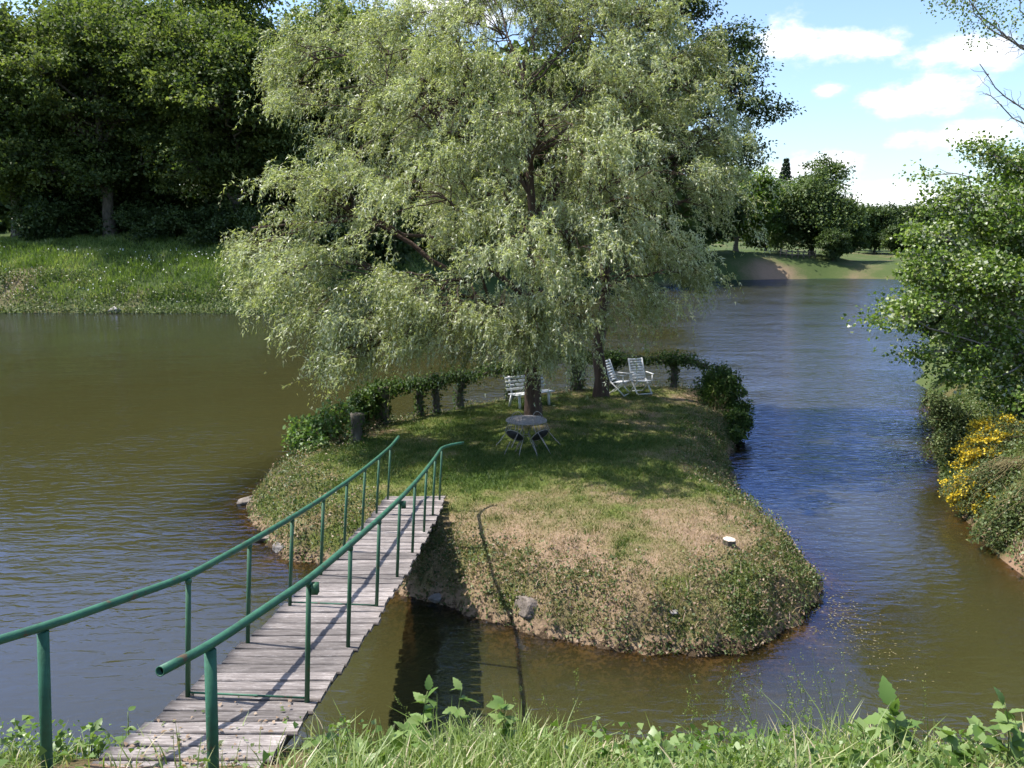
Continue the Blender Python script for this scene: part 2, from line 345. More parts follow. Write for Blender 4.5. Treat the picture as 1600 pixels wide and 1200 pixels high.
def land_z(x, y):
    d, bi, bt = poly_sdf(LAKE, x, y)
    nx = (bi + 1) % len(LAKE)
    H = LAKE[bi, 2] * (1 - bt) + LAKE[nx, 2] * bt; Wd = LAKE[bi, 3] * (1 - bt) + LAKE[nx, 3] * bt
    o = np.maximum(-d, 0)
    z = H * (1 - np.exp(-o / Wd)) + .006 * np.maximum(o - 10, 0)
    nb = sstep(9.6, 7.5, LAKE[bi, 1] * (1 - bt) + LAKE[nx, 1] * bt)
    z = z * (1 - nb) + nb * np.interp(o, [0, .8, 1.5, 2.5, 3.5, 6.5, 12, 60], [0, 1.55, 2.2, 2.66, 3.25, 4.25, 4.6, 5.2])
    z = z + (fbm(x * .9, y * .9, 5) - .5) * .35 * np.minimum(o, 1.2) + (fbm(x * .12, y * .12, 9) - .5) * np.minimum(o * .1, 1.2)
    bed = -np.minimum(.42 * np.maximum(d, 0) ** .9, 2.2)
    return np.where(d > 0, bed, z), d
ISL = np.array([(-1.7, 12.3), (-1.0, 11.85), (0, 11.15), (.7, 10.8), (1.4, 10.6), (2.1, 10.42), (2.75, 10.4), (3.3, 10.5), (3.8, 10.8), (4.3, 11.15), (4.65, 11.6), (4.95, 12.0), (5.15, 12.5), (5.3, 13.6),
    (5.2, 15.2), (5.1, 17.2), (5.55, 19.5), (5.95, 20.8), (6.6, 22.3), (7.35, 24.2), (7.5, 25.8), (6.9, 27.2), (5.4, 27.7), (3.5, 27.6), (1.9, 27.2), (.2, 26.1), (-1.3, 24.9), (-2.6, 23.5),
    (-3.7, 22.5), (-4.6, 21.2), (-5.2, 19.6), (-5.75, 18.2), (-5.95, 17.0), (-5.4, 15.8), (-4.75, 14.6), (-4.2, 13.95), (-3.4, 13.45), (-2.5, 12.8)])
def island_z(x, y):
    d, _, _ = poly_sdf(ISL, x, y)
    d = d + (fbm(x * 1.7, y * 1.7, 21) - .5) * .45
    o = np.maximum(d, 0)
    z = .93 * (1 - np.exp(-o / .52)) + .06 * sstep(1, 5, o) + (fbm(x * 1.1, y * 1.1, 3) - .5) * .14 * np.minimum(o, 1) + (fbm(x * 5, y * 5, 4) - .5) * .07 * np.minimum(o * 2, 1)
    bed = -np.minimum(.25 * np.maximum(-d, 0) + .06 * np.maximum(-d, 0) ** 2, 2.3)
    return np.where(d > 0, z, bed), d
def grid_faces(nx, ny):
    i = np.arange(nx * ny).reshape(ny, nx)
    return np.stack([i[:-1, :-1], i[:-1, 1:], i[1:, 1:], i[1:, :-1]], -1).reshape(-1, 4)
def dryness(x, y, d):
    """0 lush, 1 dry: mown front of the island is straw, the middle is green"""
    n = fbm(x * .55, y * .8, 31, 4); n2 = fbm(x * 2.3, y * 2.3, 37, 3)
    base = .72 - .40 * sstep(13.0, 16.2, y + (n - .5) * 3) + .1 * sstep(4.2, 2.2, x) * sstep(12, 10, y)
    lush = np.exp(-((x + .55) ** 2 / .5 + (y - 15.4) ** 2 / .5)) * .6
    right = .22 * sstep(2.2, .5, d) * sstep(15, 18, y)
    return np.clip(base - lush + right + (n - .5) * .85 + (n2 - .5) * .6, 0, .93)

xs = np.arange(-9, 10.3, .1); ys = np.arange(7.6, 30.6, .1); X, Y = np.meshgrid(xs, ys)
Z, D = island_z(X, Y)
F = grid_faces(len(xs), len(ys)); keep = Z.ravel()[F].max(1) > -1.5
tint = np.where(D > .05, dryness(X, Y, D), .95); tint = np.where((D > 0) & (D < .9) & (Y < 14), np.clip(tint - .25 + (fbm(X * 2, Y * 2, 8) - .5) * .8, 0, 1), tint)
tint = np.where(Z < .14, 1.0, tint)
isl = obj('island', mesh('island', np.stack([X, Y, Z], -1).reshape(-1, 3), F[keep], M['lawn'], tint.ravel(), True)); tag(isl, 'small grassy island with a blunt dry front in the pond', None, None, 'structure')

NEAR = (-16, 22, -10, 30)
xs = np.arange(NEAR[0], NEAR[1] + .01, .25); ys = np.arange(NEAR[2], NEAR[3] + .01, .25); X, Y = np.meshgrid(xs, ys); Z, D = land_z(X, Y)
tn = np.clip(.35 + (fbm(X, Y, 12) - .5) * .9 + .5 * np.exp(-((X + 2.3) ** 2 / .7 + (Y - 4.6) ** 2 / .8)) + .3 * sstep(2.5, 3.2, X) * sstep(5.6, 4.8, Y) + np.where(D > 0, .4, 0) + .3 * sstep(8.7, 9.2, X) * sstep(16.5, 13.5, Y), 0, 1)
g = obj('ground', mesh('ground', np.stack([X, Y, Z], -1).reshape(-1, 3), grid_faces(len(xs), len(ys)), M['bankground'], tn.ravel(), True)); tag(g, 'near bank and pond bed under the camera', None, None, 'structure')
xs = np.concatenate([[-2500, -900, -420, -240], np.arange(-150, 190, 2.), [240, 420, 900, 2500]]); ys = np.concatenate([[-1500, -300, -80], np.arange(-30, 230, 2.), [290, 420, 900, 3000]])
X, Y = np.meshgrid(xs, ys); Z, D = land_z(X, Y); Z = np.minimum(Z, 9)
Z = np.where(Y > 240, np.minimum(Z, 5.0), Z)
F = grid_faces(len(xs), len(ys)); cx = X.ravel()[F].mean(1); cyy = Y.ravel()[F].mean(1)
keep = ~((cx > NEAR[0] + 1) & (cx < NEAR[1] - 1) & (cyy > NEAR[2] + 1) & (cyy < NEAR[3] - 1))
Z = np.where((X > NEAR[0] - 1) & (X < NEAR[1] + 1) & (Y > NEAR[2] - 1) & (Y < NEAR[3] + 1), Z - .12, Z)
tn = .28 + (fbm(X * .3, Y * .3, 12) - .5) * .6
tn += .8 * np.exp(-((X - 37.5) ** 2 / 18 + (Y - 115) ** 2 / 8)) + .6 * np.exp(-((X + 41) ** 2 / 5 + (Y - 65) ** 2 / 3)) + .12 * sstep(-1.6, -.3, D)
tn += .12 * sstep(45, 50, X) * sstep(112, 116, Y)
tg = obj('terrain', mesh('terrain', np.stack([X, Y, Z], -1).reshape(-1, 3), F[keep], M['farland'], np.clip(tn, 0, 1).ravel(), True)); tag(tg, 'far banks and meadows round the pond', None, None, 'structure')

xs = np.concatenate([[-140, -80, -50, -30, -20], np.arange(-15, 15.01, .2), [18, 22, 28, 36, 48, 60, 90, 140]]); ys = np.concatenate([np.arange(5, 32.01, .2), [34, 38, 44, 52, 60, 70, 85, 100, 125]])
X, Y = np.meshgrid(xs, ys); z1, d1 = land_z(X, Y); z2, d2 = island_z(X, Y); dep = np.maximum(-np.maximum(z1, z2), 0)
turb = 1 - np.exp(-dep * 3.0)
calm = .26 + .56 * sstep(12, 24, Y); lf = sstep(1, -6, X); calm = calm * (1 - lf) + lf * (.22 + .14 * sstep(14, 9, Y))
Zw = np.zeros_like(X)
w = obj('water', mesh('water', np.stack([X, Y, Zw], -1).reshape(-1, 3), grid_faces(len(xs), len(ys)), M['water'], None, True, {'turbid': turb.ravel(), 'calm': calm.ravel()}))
tag(w, 'murky rippled pond water', None, None, 'structure')

# ------------------------------------------------------------------ footbridge
def deck(y):
    y = np.asarray(y, float)
    xr = -1.345 - .0042 * (13.9 - y) ** 2 * .9 - np.where(y < 5.6, .06 * (5.6 - y), 0)
    z = 2.3 - .1458 * (y - 5.6) - .06 * np.sin(np.clip((y - 5.6) / 8.3, 0, 1) * np.pi)
    return xr, z
WID = .95
bridge = empty('footbridge', (-1.9, 5, 0), 'weathered plank footbridge with green pipe handrails leading down to the island', 'footbridge')
BO = np.array([-1.9, 5., 0.])
def part(name, VF, mat, parent, O, smooth=False):
    V, F = VF
    return obj(name, mesh(name, np.asarray(V) - O, F, mat, None, smooth), parent)
rng = np.random.default_rng(4)
pm = []
for k in range(5):
    n = 9; xx = np.linspace(-.56, .56, n); wd = .077; th = .018
    ya = -wd + rng.normal(0, .0035, n); yb = wd + rng.normal(0, .0035, n); zz = rng.normal(0, .0025, n).cumsum() * .5
    xx[0] += rng.normal(0, .012); xx[-1] += rng.normal(0, .012)
    V = np.concatenate([np.stack([xx, a, zz + s], -1) for a, s in ((ya, -th), (yb, -th), (yb, th - .003), (yb - .008, th), (ya + .008, th), (ya, th - .003))])
    F = []; 
    for j in range(6):
        a = j * n; b = ((j + 1) % 6) * n
        F += [[a + i, a + i + 1, b + i + 1, b + i] for i in range(n - 1)]
    caps = [[j * n for j in range(6)][::-1], [j * n + n - 1 for j in range(6)]]
    pm.append(mesh('plank', V, [np.array(F), np.array(caps)], M['plank']))
y = 4.62; i = 0
while y < 14.3:
    xr, z = deck(y); slope = math.atan(-.1458)
    o = obj('plank', pm[rng.integers(5)], bridge)
    o.location = (float(xr) - WID / 2 - BO[0] + rng.normal(0, .012), y - BO[1], float(z) - .016 + rng.normal(0, .003))
    o.rotation_euler = (slope + rng.normal(0, .012), rng.normal(0, .006), rng.normal(0, .010) + (math.pi if rng.random() < .5 else 0))
    if abs(o.rotation_euler[2]) > 2: o.rotation_euler[0] *= -1
    y += .182 + rng.normal(0, .003)
for off in (-.24, -.71):
    yy = np.linspace(4.7, 14.2, 14); xr, z = deck(yy); pts = np.stack([xr + off, yy, z - .12], -1)
    part('sun_blocking_beam', join([bar(pts[i], pts[i + 1], .46, .10) for i in range(13)]), M['steel'], bridge, BO)  # underframe widened to stop sun stripes falling through the plank gaps
postY = 5.6 + 1.19 * np.arange(8)
def top_of(b, lean=.07, h=.98): return b + np.array([lean, 0, h])
for side in (0, 1):
    bases = []
    if side == 0: bases.append(np.array([-1.86, 4.32, 2.36]))
    else: bases.append(np.array([-3.07, 4.60, 2.33]))
    for yk in postY:
        yk = yk + (.08 if side else 0); xr, z = deck(yk); bases.append(np.array([float(xr) - (WID if side else 0) - (.02 if side else 0), yk, float(z)]))
    tops = [top_of(b, (.085 if k else .115) if side else .066, .98 if k else 1.08) for k, b in enumerate(bases)]
    for k, (b, tp) in enumerate(zip(bases, tops)):
        r = .035 if k == 0 else .020
        b2 = b - np.array([0, 0, .35 if k == 0 else .10])
        p = part('post', tube1([b2, b2 * .5 + tp * .5, tp], r, 14 if k == 0 else 10), M['paint'] if k == 0 else M['postpaint'], bridge, BO, True)
        if k: part('weld_collar', tube1([tp + [0, 0, -.03], tp + [0, 0, -.012], tp + [0, 0, .008]], [r * 1.08, r * 1.25, r * 1.12], 10), M['postpaint'], bridge, BO, True)
        if side == 0 and k in (1, 4): part('bracket', box(tp + [.045, .0, -.045], (.05, .06, .08)), M['postpaint'], bridge, BO)
    path = [t + np.array([0, 0, .028]) for t in tops]
    if side == 0:
        path = [np.array([-1.90, 3.90, 3.55])] + path + [path[-1] + np.array([.09, .12, .005]), path[-1] + np.array([.22, .23, .0]), path[-1] + np.array([.37, .36, -.01])]
    else:
        path = [np.array([-3.45, 3.4, 3.62]), np.array([-3.15, 4.15, 3.53])] + path + [path[-1] + np.array([.03, .2, .01]), path[-1] + np.array([.07, .58, .04])]
    path = np.array(path)
    s = np.concatenate([[0], np.cumsum(np.linalg.norm(np.diff(path, axis=0), axis=1))]); ss = np.linspace(0, s[-1], 70)
    pth = np.stack([np.interp(ss, s, path[:, i]) for i in range(3)], -1)
    for _ in range(2): pth[1:-1] = pth[1:-1] * .5 + (pth[:-2] + pth[2:]) * .25
    ra = .0285
    V, F = tubes(pth[None], np.full((1, 70), ra), 16, False)
    Vi, Fi = tubes(pth[None], np.full((1, 70), ra * .8), 16, False); Fi = Fi[:, ::-1]
    ring = lambda e: np.array([[e * 16 + j, e * 16 + (j + 1) % 16, len(V) + e * 16 + (j + 1) % 16, len(V) + e * 16 + j] for j in range(16)])
    rail = part('handrail', (np.concatenate([V, Vi]), np.concatenate([F, Fi + len(V), ring(0)[:, ::-1], ring(69)])), M['paint'], bridge, BO, True)
    e = pth[0] + (pth[1] - pth[0]) * .22
    a = np.arange(16) * 2 * np.pi / 16; dd = norm((pth[1] - pth[0])[None])[0]; u = np.cross(dd, [0, 0, 1.]); u /= np.linalg.norm(u); v2 = np.cross(u, dd)
    part('bore_shade_disc', (e + ra * .79 * (np.cos(a)[:, None] * u + np.sin(a)[:, None] * v2), np.arange(16)[None]), M['hollow_shade'], rail, BO)  # dark disc across the rail's open end, painted shade of its interior
for k in (0, 2):
    yk = postY[k]; xr, z = deck(yk)
    part('tie_rod', tube1([(float(xr), yk, float(z) + .022), (float(xr) - WID, yk + .08, float(z) + .02)], .009, 8), M['paint'], bridge, BO, True)

# ------------------------------------------------------------------ trees
def rand_dirs(rng, n):
    return norm(rng.normal(size=(n, 3)))
def limb_paths(rng, starts, ends, K=9, sag=.12, wob=.03):
    mid = (starts + ends) / 2; L = np.linalg.norm(ends - starts, axis=1, keepdims=True)
    mid = mid + np.array([0, 0, 1.]) * L * sag + rng.normal(size=mid.shape) * L * .08
    p = bezm(starts, mid, ends, K)
    w = rng.normal(size=p.shape) * L[:, None] * wob; w[:, 0] = 0; w[:, -1] = 0
    return p + w
def tree(name, base, lobes, leafmat, barkmat, seed, n_clump, per, clump_r, leaf, trunk_r, label, cat='tree', group=None, fork=.35, lean=(0, 0), updir=.6,
         flat=.6, tip_bias=.55, limb_r=.35, trunk_top=None, tint_mid=.5, twigs=True, skew=0., part_names=('trunk', 'crown'), sides=8, tint_spread=.2, extra=None):
    """lobes: (centre xyz world, radius xyz). Trunk, limbs to every lobe, twigs to every clump, leaves round clumps."""
    rng = np.random.default_rng(seed); base = np.asarray(base, float)
    C = np.array([l[0] for l in lobes], float) - base; R = np.array([l[1] for l in lobes], float)
    ctr = (C * R.prod(1)[:, None]).sum(0) / R.prod(1).sum(); top = C[:, 2].max()
    th = trunk_top if trunk_top else top * .85
    tx = np.array([ctr[0] * .6, ctr[1] * .6, th])
    tp = bez([0, 0, -.4], [lean[0], lean[1], th * .5], tx, 14); tp[1:-1] += rng.normal(size=(12, 3)) * trunk_r * .25
    s = np.linspace(0, 1, 14); tr = trunk_r * (1 - .8 * s) * (1 + .6 * np.exp(-s * 22))
    parts = [tubes(tp[None], tr[None], 12)]
    # limbs
    nl = len(C); st = np.zeros((nl, 3)); r0 = np.zeros(nl)
    for k in range(nl):
        hgt = np.clip((C[k, 2] - R[k, 2] * .3 - np.linalg.norm(C[k, :2] - ctr[:2]) * .45) / th, fork, .95); j = np.clip(int(hgt * 13), 2, 13)
        st[k] = tp[j]; r0[k] = min(tr[j] * .75, limb_r * trunk_r * (R[k].max() / R.max()) ** .5 + .01)
    LP = limb_paths(rng, st, C, 10); LR = r0[:, None] * np.linspace(1, .28, 10)[None]
    parts.append(tubes(LP, LR, sides))
    # clumps
    wgt = (R.prod(1) ** .67); li = rng.choice(nl, n_clump, p=wgt / wgt.sum())
    d = rand_dirs(rng, n_clump); d[:, 2] = d[:, 2] * .9 + .12; d = norm(d)
    rr = rng.random(n_clump) ** (tip_bias); P = C[li] + d * R[li] * rr[:, None]
    j = rng.integers(3, 10, n_clump); S = LP[li, j]; bn = np.argmin(np.stack([np.linalg.norm(LP[li, q] - P, axis=1) + (9 - q) * .05 for q in range(2, 10)], 1), 1) + 2
    S = LP[li, np.maximum(bn - 1, 1)]
    if twigs:
        TP = limb_paths(rng, S, P, 6, .08, .04); TR = (np.clip(r0[li] * .22, .006, .05))[:, None] * np.linspace(1, .3, 6)[None]
        parts.append(tubes(TP, TR, 4))
    V, F = join(parts)
    root = empty(name, base, label, cat, group)
    obj(part_names[0], mesh(part_names[0], V, F, barkmat, None, True), root)
    n = n_clump * per; ci = np.repeat(np.arange(n_clump), per)
    cr = clump_r * (.6 + .8 * rng.random(n_clump))
    off = rng.normal(size=(n, 3)) * np.array([1, 1, flat]) * .55
    Q = P[ci] + off * cr[ci][:, None]
    A = norm(off * np.array([1, 1, .5]) + rng.normal(size=(n, 3)) * .7 + np.array([0, 0, -.25]))
    Nn = norm(rng.normal(size=(n, 3)) * (1 - updir) + np.array([0, 0, updir]) + d[ci] * .25)
    ls = leaf[0] * (.65 + .7 * rng.random(n)); ct = np.clip(rng.normal(tint_mid, tint_spread, n_clump), 0, 1)
    T = np.clip(ct[ci] + rng.normal(0, .14, n), 0, 1)
    if skew: T = np.where(rng.random(n) < skew, .95 + .05 * rng.random(n), T)
    V, F, T = leaves(Q, A, Nn, ls, ls * leaf[1], T)
    obj(part_names[1], mesh(part_names[1], V, F, leafmat, T), root)
    return root
def copy_tree(src, loc, rz, sc, label, group=None):
    o = src.copy(); COL.objects.link(o); o.location = loc; o.rotation_euler = (0, 0, rz); o.scale = sc if hasattr(sc, '__len__') else (sc,) * 3
    o['label'] = label
    if group: o['group'] = group
    for ch in list(src.children):
        c = ch.copy(); COL.objects.link(c); c.parent = o
    return o
def LB(px, py, w, rx, ry, rd=None):
    """a lobe given as it is seen, at its distance w"""
    k = w / FPX
    return (U(px, py, w), (rx * k, (rd if rd else rx * k), ry * k))

# ---- the weeping willow
def willow():
    rng = np.random.default_rng(11)
    base = np.array([.6, 20.75, .9])
    lobes = [LB(395, 375, 20.0, 52, 62), LB(455, 100, 21.5, 48, 55), LB(560, 190, 20.5, 105, 95), LB(500, 330, 19.0, 85, 75), LB(560, 440, 18.0, 105, 85), LB(530, 530, 18.2, 70, 50), LB(480, 470, 18.6, 70, 60), LB(430, 420, 19.2, 60, 50), LB(520, 560, 18.4, 65, 45), LB(560, 575, 18.2, 50, 35), LB(830, 515, 18.4, 60, 45), LB(770, 530, 18.2, 55, 35), LB(895, 515, 18.8, 50, 45), LB(700, 530, 17.9, 55, 35), LB(600, 520, 17.6, 60, 45), LB(770, 500, 17.4, 60, 50), LB(930, 470, 18.6, 60, 50), LB(1040, 440, 19.6, 55, 50),
             LB(660, 330, 17.6, 115, 95), LB(700, 170, 19.5, 130, 105), LB(650, 60, 21.5, 95, 60), LB(780, 60, 21.5, 110, 80), LB(850, 210, 18.5, 120, 100), LB(790, 400, 16.9, 105, 85), LB(690, 475, 17.2, 75, 60),
             LB(850, 480, 18.4, 60, 75), LB(900, 380, 17.6, 85, 85), LB(960, 150, 20.5, 90, 95), LB(1040, 140, 20.8, 75, 80), LB(1050, 320, 19.8, 80, 90), LB(985, 430, 19.3, 80, 65), LB(1085, 420, 20.0, 45, 60), LB(1120, 320, 20.5, 45, 60),
             LB(880, 0, 22, 130, 70), LB(970, 300, 18.3, 90, 80), LB(760, -90, 22.5, 160, 90), LB(650, 200, 23.5, 140, 120), LB(900, 250, 24.5, 140, 120), LB(780, 330, 23, 120, 90), LB(1110, 130, 21.2, 45, 60), LB(1000, 50, 21.5, 70, 60), LB(1080, 215, 20.4, 60, 60), LB(1120, 235, 20.8, 40, 50), LB(930, 60, 21, 80, 70), LB(560, 90, 21.5, 60, 60)]
    C = np.array([l[0] for l in lobes]) - base; R = np.array([l[1] for l in lobes]); nl = len(C)
    # trunk with a fork at about 3 m, limbs leave it at several heights
    tp = bez([0, 0, -.3], [-.12, .05, 2.2], [.05, .1, 4.6], 12); tp2 = bez(tp[-1], [-.2, .2, 6.5], [-.3, .3, 9.3], 10)
    tp = np.concatenate([tp, tp2[1:]]); K = len(tp); s = np.linspace(0, 1, K)
    tr = .25 * (1 - .82 * s) * (1 + .35 * np.exp(-s * 28))
    ang = np.linspace(0, 2 * np.pi, 15)[:-1]
    parts = [tubes(tp[None], tr[None], 14)]
    st = np.zeros((nl, 3)); r0 = np.zeros(nl)
    for k in range(nl):
        hz = np.linalg.norm(C[k, :2]); h = np.clip(C[k, 2] - .45 * hz, 2.3, 8.6); j = int(np.argmin(np.abs(tp[:, 2] - h))); st[k] = tp[j]; r0[k] = min(tr[j] * .5, .03 + .009 * hz)
    LP = limb_paths(rng, st, C + np.array([0, 0, .3]), 12, .17, .022); parts.append(tubes(LP, r0[:, None] * np.linspace(1, .22, 12)[None], 8))
    # tufts: ends of branchlets spread over each lobe, mostly on its skin
    nt = 2450; wgt = (R[:, 0] * R[:, 2]) ** .9; li = rng.choice(nl, nt, p=wgt / wgt.sum())
    nc = 470; lc = rng.choice(nl, nc, p=wgt / wgt.sum()); d = rand_dirs(rng, nc); d[:, 2] = d[:, 2] * .9 + .22; d = norm(d)
    PC = C[lc] + d * R[lc] * (.45 + .65 * rng.random(nc) ** .6)[:, None]
    D2 = np.linalg.norm(C[:, None] - C[None], axis=2) + np.eye(nl) * 99; nb = np.argsort(D2, 1)[:, :4]; lj = nb[lc, rng.integers(0, 4, nc)]; fm = rng.random(nc)
    Pm = C[lc] * (1 - fm[:, None]) + C[lj] * fm[:, None] + rand_dirs(rng, nc) * R[lc] * (.6 + .5 * rng.random(nc))[:, None]
    PC = np.where((rng.random(nc) < .22)[:, None], Pm, PC); PC[:, 2] = np.maximum(PC[:, 2], 1.9)
    csz = .20 + .26 * rng.random(nc); tci = rng.integers(0, nc, nt); li = lc[tci]
    P = PC[tci] + rng.normal(size=(nt, 3)) * csz[tci][:, None] * np.array([1.15, 1.15, .62]); P[:, 2] = np.maximum(P[:, 2], 1.75)
    bn = np.argmin(np.stack([np.linalg.norm(LP[lc, q] - PC, axis=1) for q in range(12)], 1), 1)
    CB = limb_paths(rng, LP[lc, np.maximum(bn - 2, 0)], PC, 8, .16, .03); parts.append(tubes(CB, np.full((nc, 1), .017) * np.linspace(1, .4, 8)[None], 5))
    BP = limb_paths(rng, CB[tci, rng.integers(4, 8, nt)], P, 7, .1, .03); parts.append(tubes(BP[:, ::2], np.full((nt, 1), .007) * np.linspace(1, .5, 4)[None], 3))
    V, F = join(parts)
    root = empty('weeping_willow', base, 'large weeping willow with silvery green hanging foliage beside the round table', 'tree')
    tr_o = obj('trunk', mesh('trunk', V, F, M['bark'], None, True), root)
    # hanging twigs
    per = 10; n = nt * per; ti = np.repeat(np.arange(nt), per)
    outd = norm((P - np.array([0, 0, 4.]))[ti] * np.array([1, 1, .2]) + rng.normal(size=(n, 3)) * np.array([1.6, 1.6, .5]))
    q0 = P[ti] + rng.normal(size=(n, 3)) * .12
    # branchlets also give off twigs along their outer half
    f = rng.random(n) * .5 + .5; jj = np.clip((f * 6).astype(int), 0, 5); q0 = np.where((rng.random(n) < .5)[:, None], BP[ti, jj] + rng.normal(size=(n, 3)) * .08, q0)
    L = .28 + .70 * rng.random(n) ** 1.8
    low = sstep(4.2, 2.6, q0[:, 2]); L = L * (1 + .35 * low * rng.random(n))
    q1 = q0 + outd * (L * .45)[:, None] + np.array([0, 0, 1.]) * (L * rng.normal(.16, .22, n))[:, None]
    q2 = q0 + outd * (L * .55)[:, None] + np.array([0, 0, -1.]) * (L * np.clip(rng.normal(.55, .32, n), -.25, 1.))[:, None]
    HP = bezm(q0, q1, q2, 7)
    ok = (HP[:, -1, 2] > .95) | (np.hypot(HP[:, -1, 0], HP[:, -1, 1]) > 3)
    HP = HP[ok]; ti = ti[ok]; L = L[ok]; n = len(HP)
    V, F = tubes(HP[::4, ::2], np.full((len(HP[::4]), 1), .0045) * np.linspace(1, .4, 4)[None], 3)
    obj('twig', mesh('twig', V, F, M['twig']), root)['kind'] = 'stuff'
    m = 20; t = (np.arange(m) + .5) / m
    # positions along the curves
    t = np.clip(t[None] + rng.normal(0, .03, (n, m)), 0.02, 1)
    a0, a1, a2 = q0[ok], q1[ok], q2[ok]
    tt = t[..., None]
    Q = (1 - tt) ** 2 * a0[:, None] + 2 * tt * (1 - tt) * a1[:, None] + tt ** 2 * a2[:, None]
    tan = norm(2 * (1 - tt) * (a1 - a0)[:, None] + 2 * tt * (a2 - a1)[:, None])
    rnd = rng.normal(size=(n, m, 3))
    A = norm(tan * .75 + rnd * .55 + np.array([0, 0, -.32]))
    Nn = norm(rng.normal(size=(n, m, 3)) * .75 + np.array([-.35, -.25, .75]))
    ct = np.clip(rng.normal(.5, .17, nc)[tci] + rng.normal(0, .08, nt), 0, 1)[ti]
    T = np.clip(ct[:, None] + rng.normal(0, .17, (n, m)), 0, .93); T = np.where(rng.random((n, m)) < .17, 1., T)
    ll = .10 * (.6 + .75 * rng.random((n, m)))
    V, F, T = leaves(Q.reshape(-1, 3), A.reshape(-1, 3), Nn.reshape(-1, 3), ll.ravel(), ll.ravel() * .27, T.ravel(), .12, .1, True)
    obj('crown', mesh('crown', V, F, M['willow'], T), root)
    return root
willow()

# ---- dark-leaved tree on the second trunk
lob = [LB(1010, 40, 24.8, 95, 70), LB(1090, 120, 24.8, 100, 60), LB(1160, 175, 24.6, 75, 26), LB(1130, 235, 24.8, 85, 40), LB(1060, 250, 25, 80, 40), LB(1130, 60, 25, 60, 30), LB(1165, 75, 24.8, 26, 40), LB(960, 130, 25.5, 90, 80),
       LB(1000, -90, 25, 110, 80), LB(900, 30, 25.5, 90, 80), LB(920, -110, 25.5, 80, 80), LB(1060, 0, 24.4, 60, 22), LB(1150, 130, 24.4, 60, 16), LB(1175, 250, 24.8, 40, 14), LB(980, 250, 26, 90, 60), LB(850, 150, 26.5, 90, 80), LB(1205, 172, 24.5, 30, 9), LB(1090, 18, 24.4, 40, 10)]
tree('broadleaf_tree', (2.77, 24.25, .9), lob, M['dark'], M['bark'], 23, 780, 62, .42, (.105, .6), .21, 'tall dark-leaved tree rising behind the willow on the second brown trunk', 'tree', None, .42, (0, 0), .55, .4, .5, .3, 12.5, .6)

# ---- oak wood on the far left bank
def gz(x, y): return float(land_z(np.array([float(x)]), np.array([float(y)]))[0][0])
def rand_lobes(rng, n, c, R, r):
    d = rand_dirs(rng, n); d[:, 2] = d[:, 2] * .8; P = np.array(c) + d * np.array(R) * (.45 + .5 * rng.random(n))[:, None]
    rr = r * (.7 + .6 * rng.random(n))
    return [(p, (q, q, q * .62)) for p, q in zip(P, rr)]
rg = np.random.default_rng(77)
oakA = tree('oak_tree', (-38, 76, gz(-38, 76)), [((l[0] + np.array([-38, 76, gz(-38, 76)])), l[1]) for l in rand_lobes(rg, 26, (0, 0, 12), (8.5, 7, 9.5), 3.6)], M['oak'], M['greybark'], 31, 950, 62, .95, (.33, .7), .55,
            'big oak with a dark trunk standing at the far left of the wood', 'tree', 'oaks of the wood on the left bank', .3, (0, 0), .55, .45, .5, .35, 18, .5, tint_spread=.26)
oakB = tree('oak_tree', (-26, 75, gz(-26, 75)), [((l[0] + np.array([-26, 75, gz(-26, 75)])), l[1]) for l in rand_lobes(rg, 28, (0, 0, 11.5), (9, 7, 9.5), 3.6)], M['oak'], M['greybark'], 32, 1000, 62, .95, (.33, .7), .6,
            'broad light green oak second from the left in the front of the wood', 'tree', 'oaks of the wood on the left bank', .3, (0, 0), .55, .45, .5, .35, 18, .6, tint_spread=.26)
spots = [(-15, 78, 1.05, 'A', 'oak just left of the willow with its crown reaching above the picture'),
         (-49, 80, 1.1, 'B', 'oak cut by the left edge of the picture'),
         (-32, 90, 1.35, 'A', 'tall oak in the second row between the two front oaks'),
         (-20, 93, 1.3, 'B', 'tall oak in the second row showing over the willow\'s left lobe'),
         (-45, 95, 1.35, 'B', 'tall oak in the second row near the left edge'),
         (-6, 90, 1.1, 'B', 'oak of the wood hidden behind the left half of the willow'),
         (5, 100, 1.05, 'A', 'oak of the wood seen through gaps in the middle of the willow'),
         (15, 108, .95, 'B', 'oak of the wood behind the right half of the willow')]
for k, (x, y, s, v, lab) in enumerate(spots):
    copy_tree(oakA if v == 'A' else oakB, (x, y, gz(x, y) - .2), k * 1.3 + .4, s, lab, 'oaks of the wood on the left bank')
# deep part of the wood, one dark mass
r = np.random.default_rng(66); n = 26000
xx = r.uniform(-95, 24, n); yy = 99 + (xx + 20) * .22 * (xx > -20) + r.normal(0, 4, n); P = np.stack([xx, yy, 4 + 24 * r.random(n) ** 1.3], -1)
V, F, T = leaves(P, rand_dirs(r, n), rand_dirs(r, n) + np.array([0, -.3, .6]), 1.5, 1.1, np.clip(.35 + r.normal(0, .2, n), 0, 1))
tag(obj('deep_wood', mesh('deep_wood', V, F, M['oak'], T)), 'dark inner part of the wood behind the oaks on the left', 'wood', None, 'stuff')
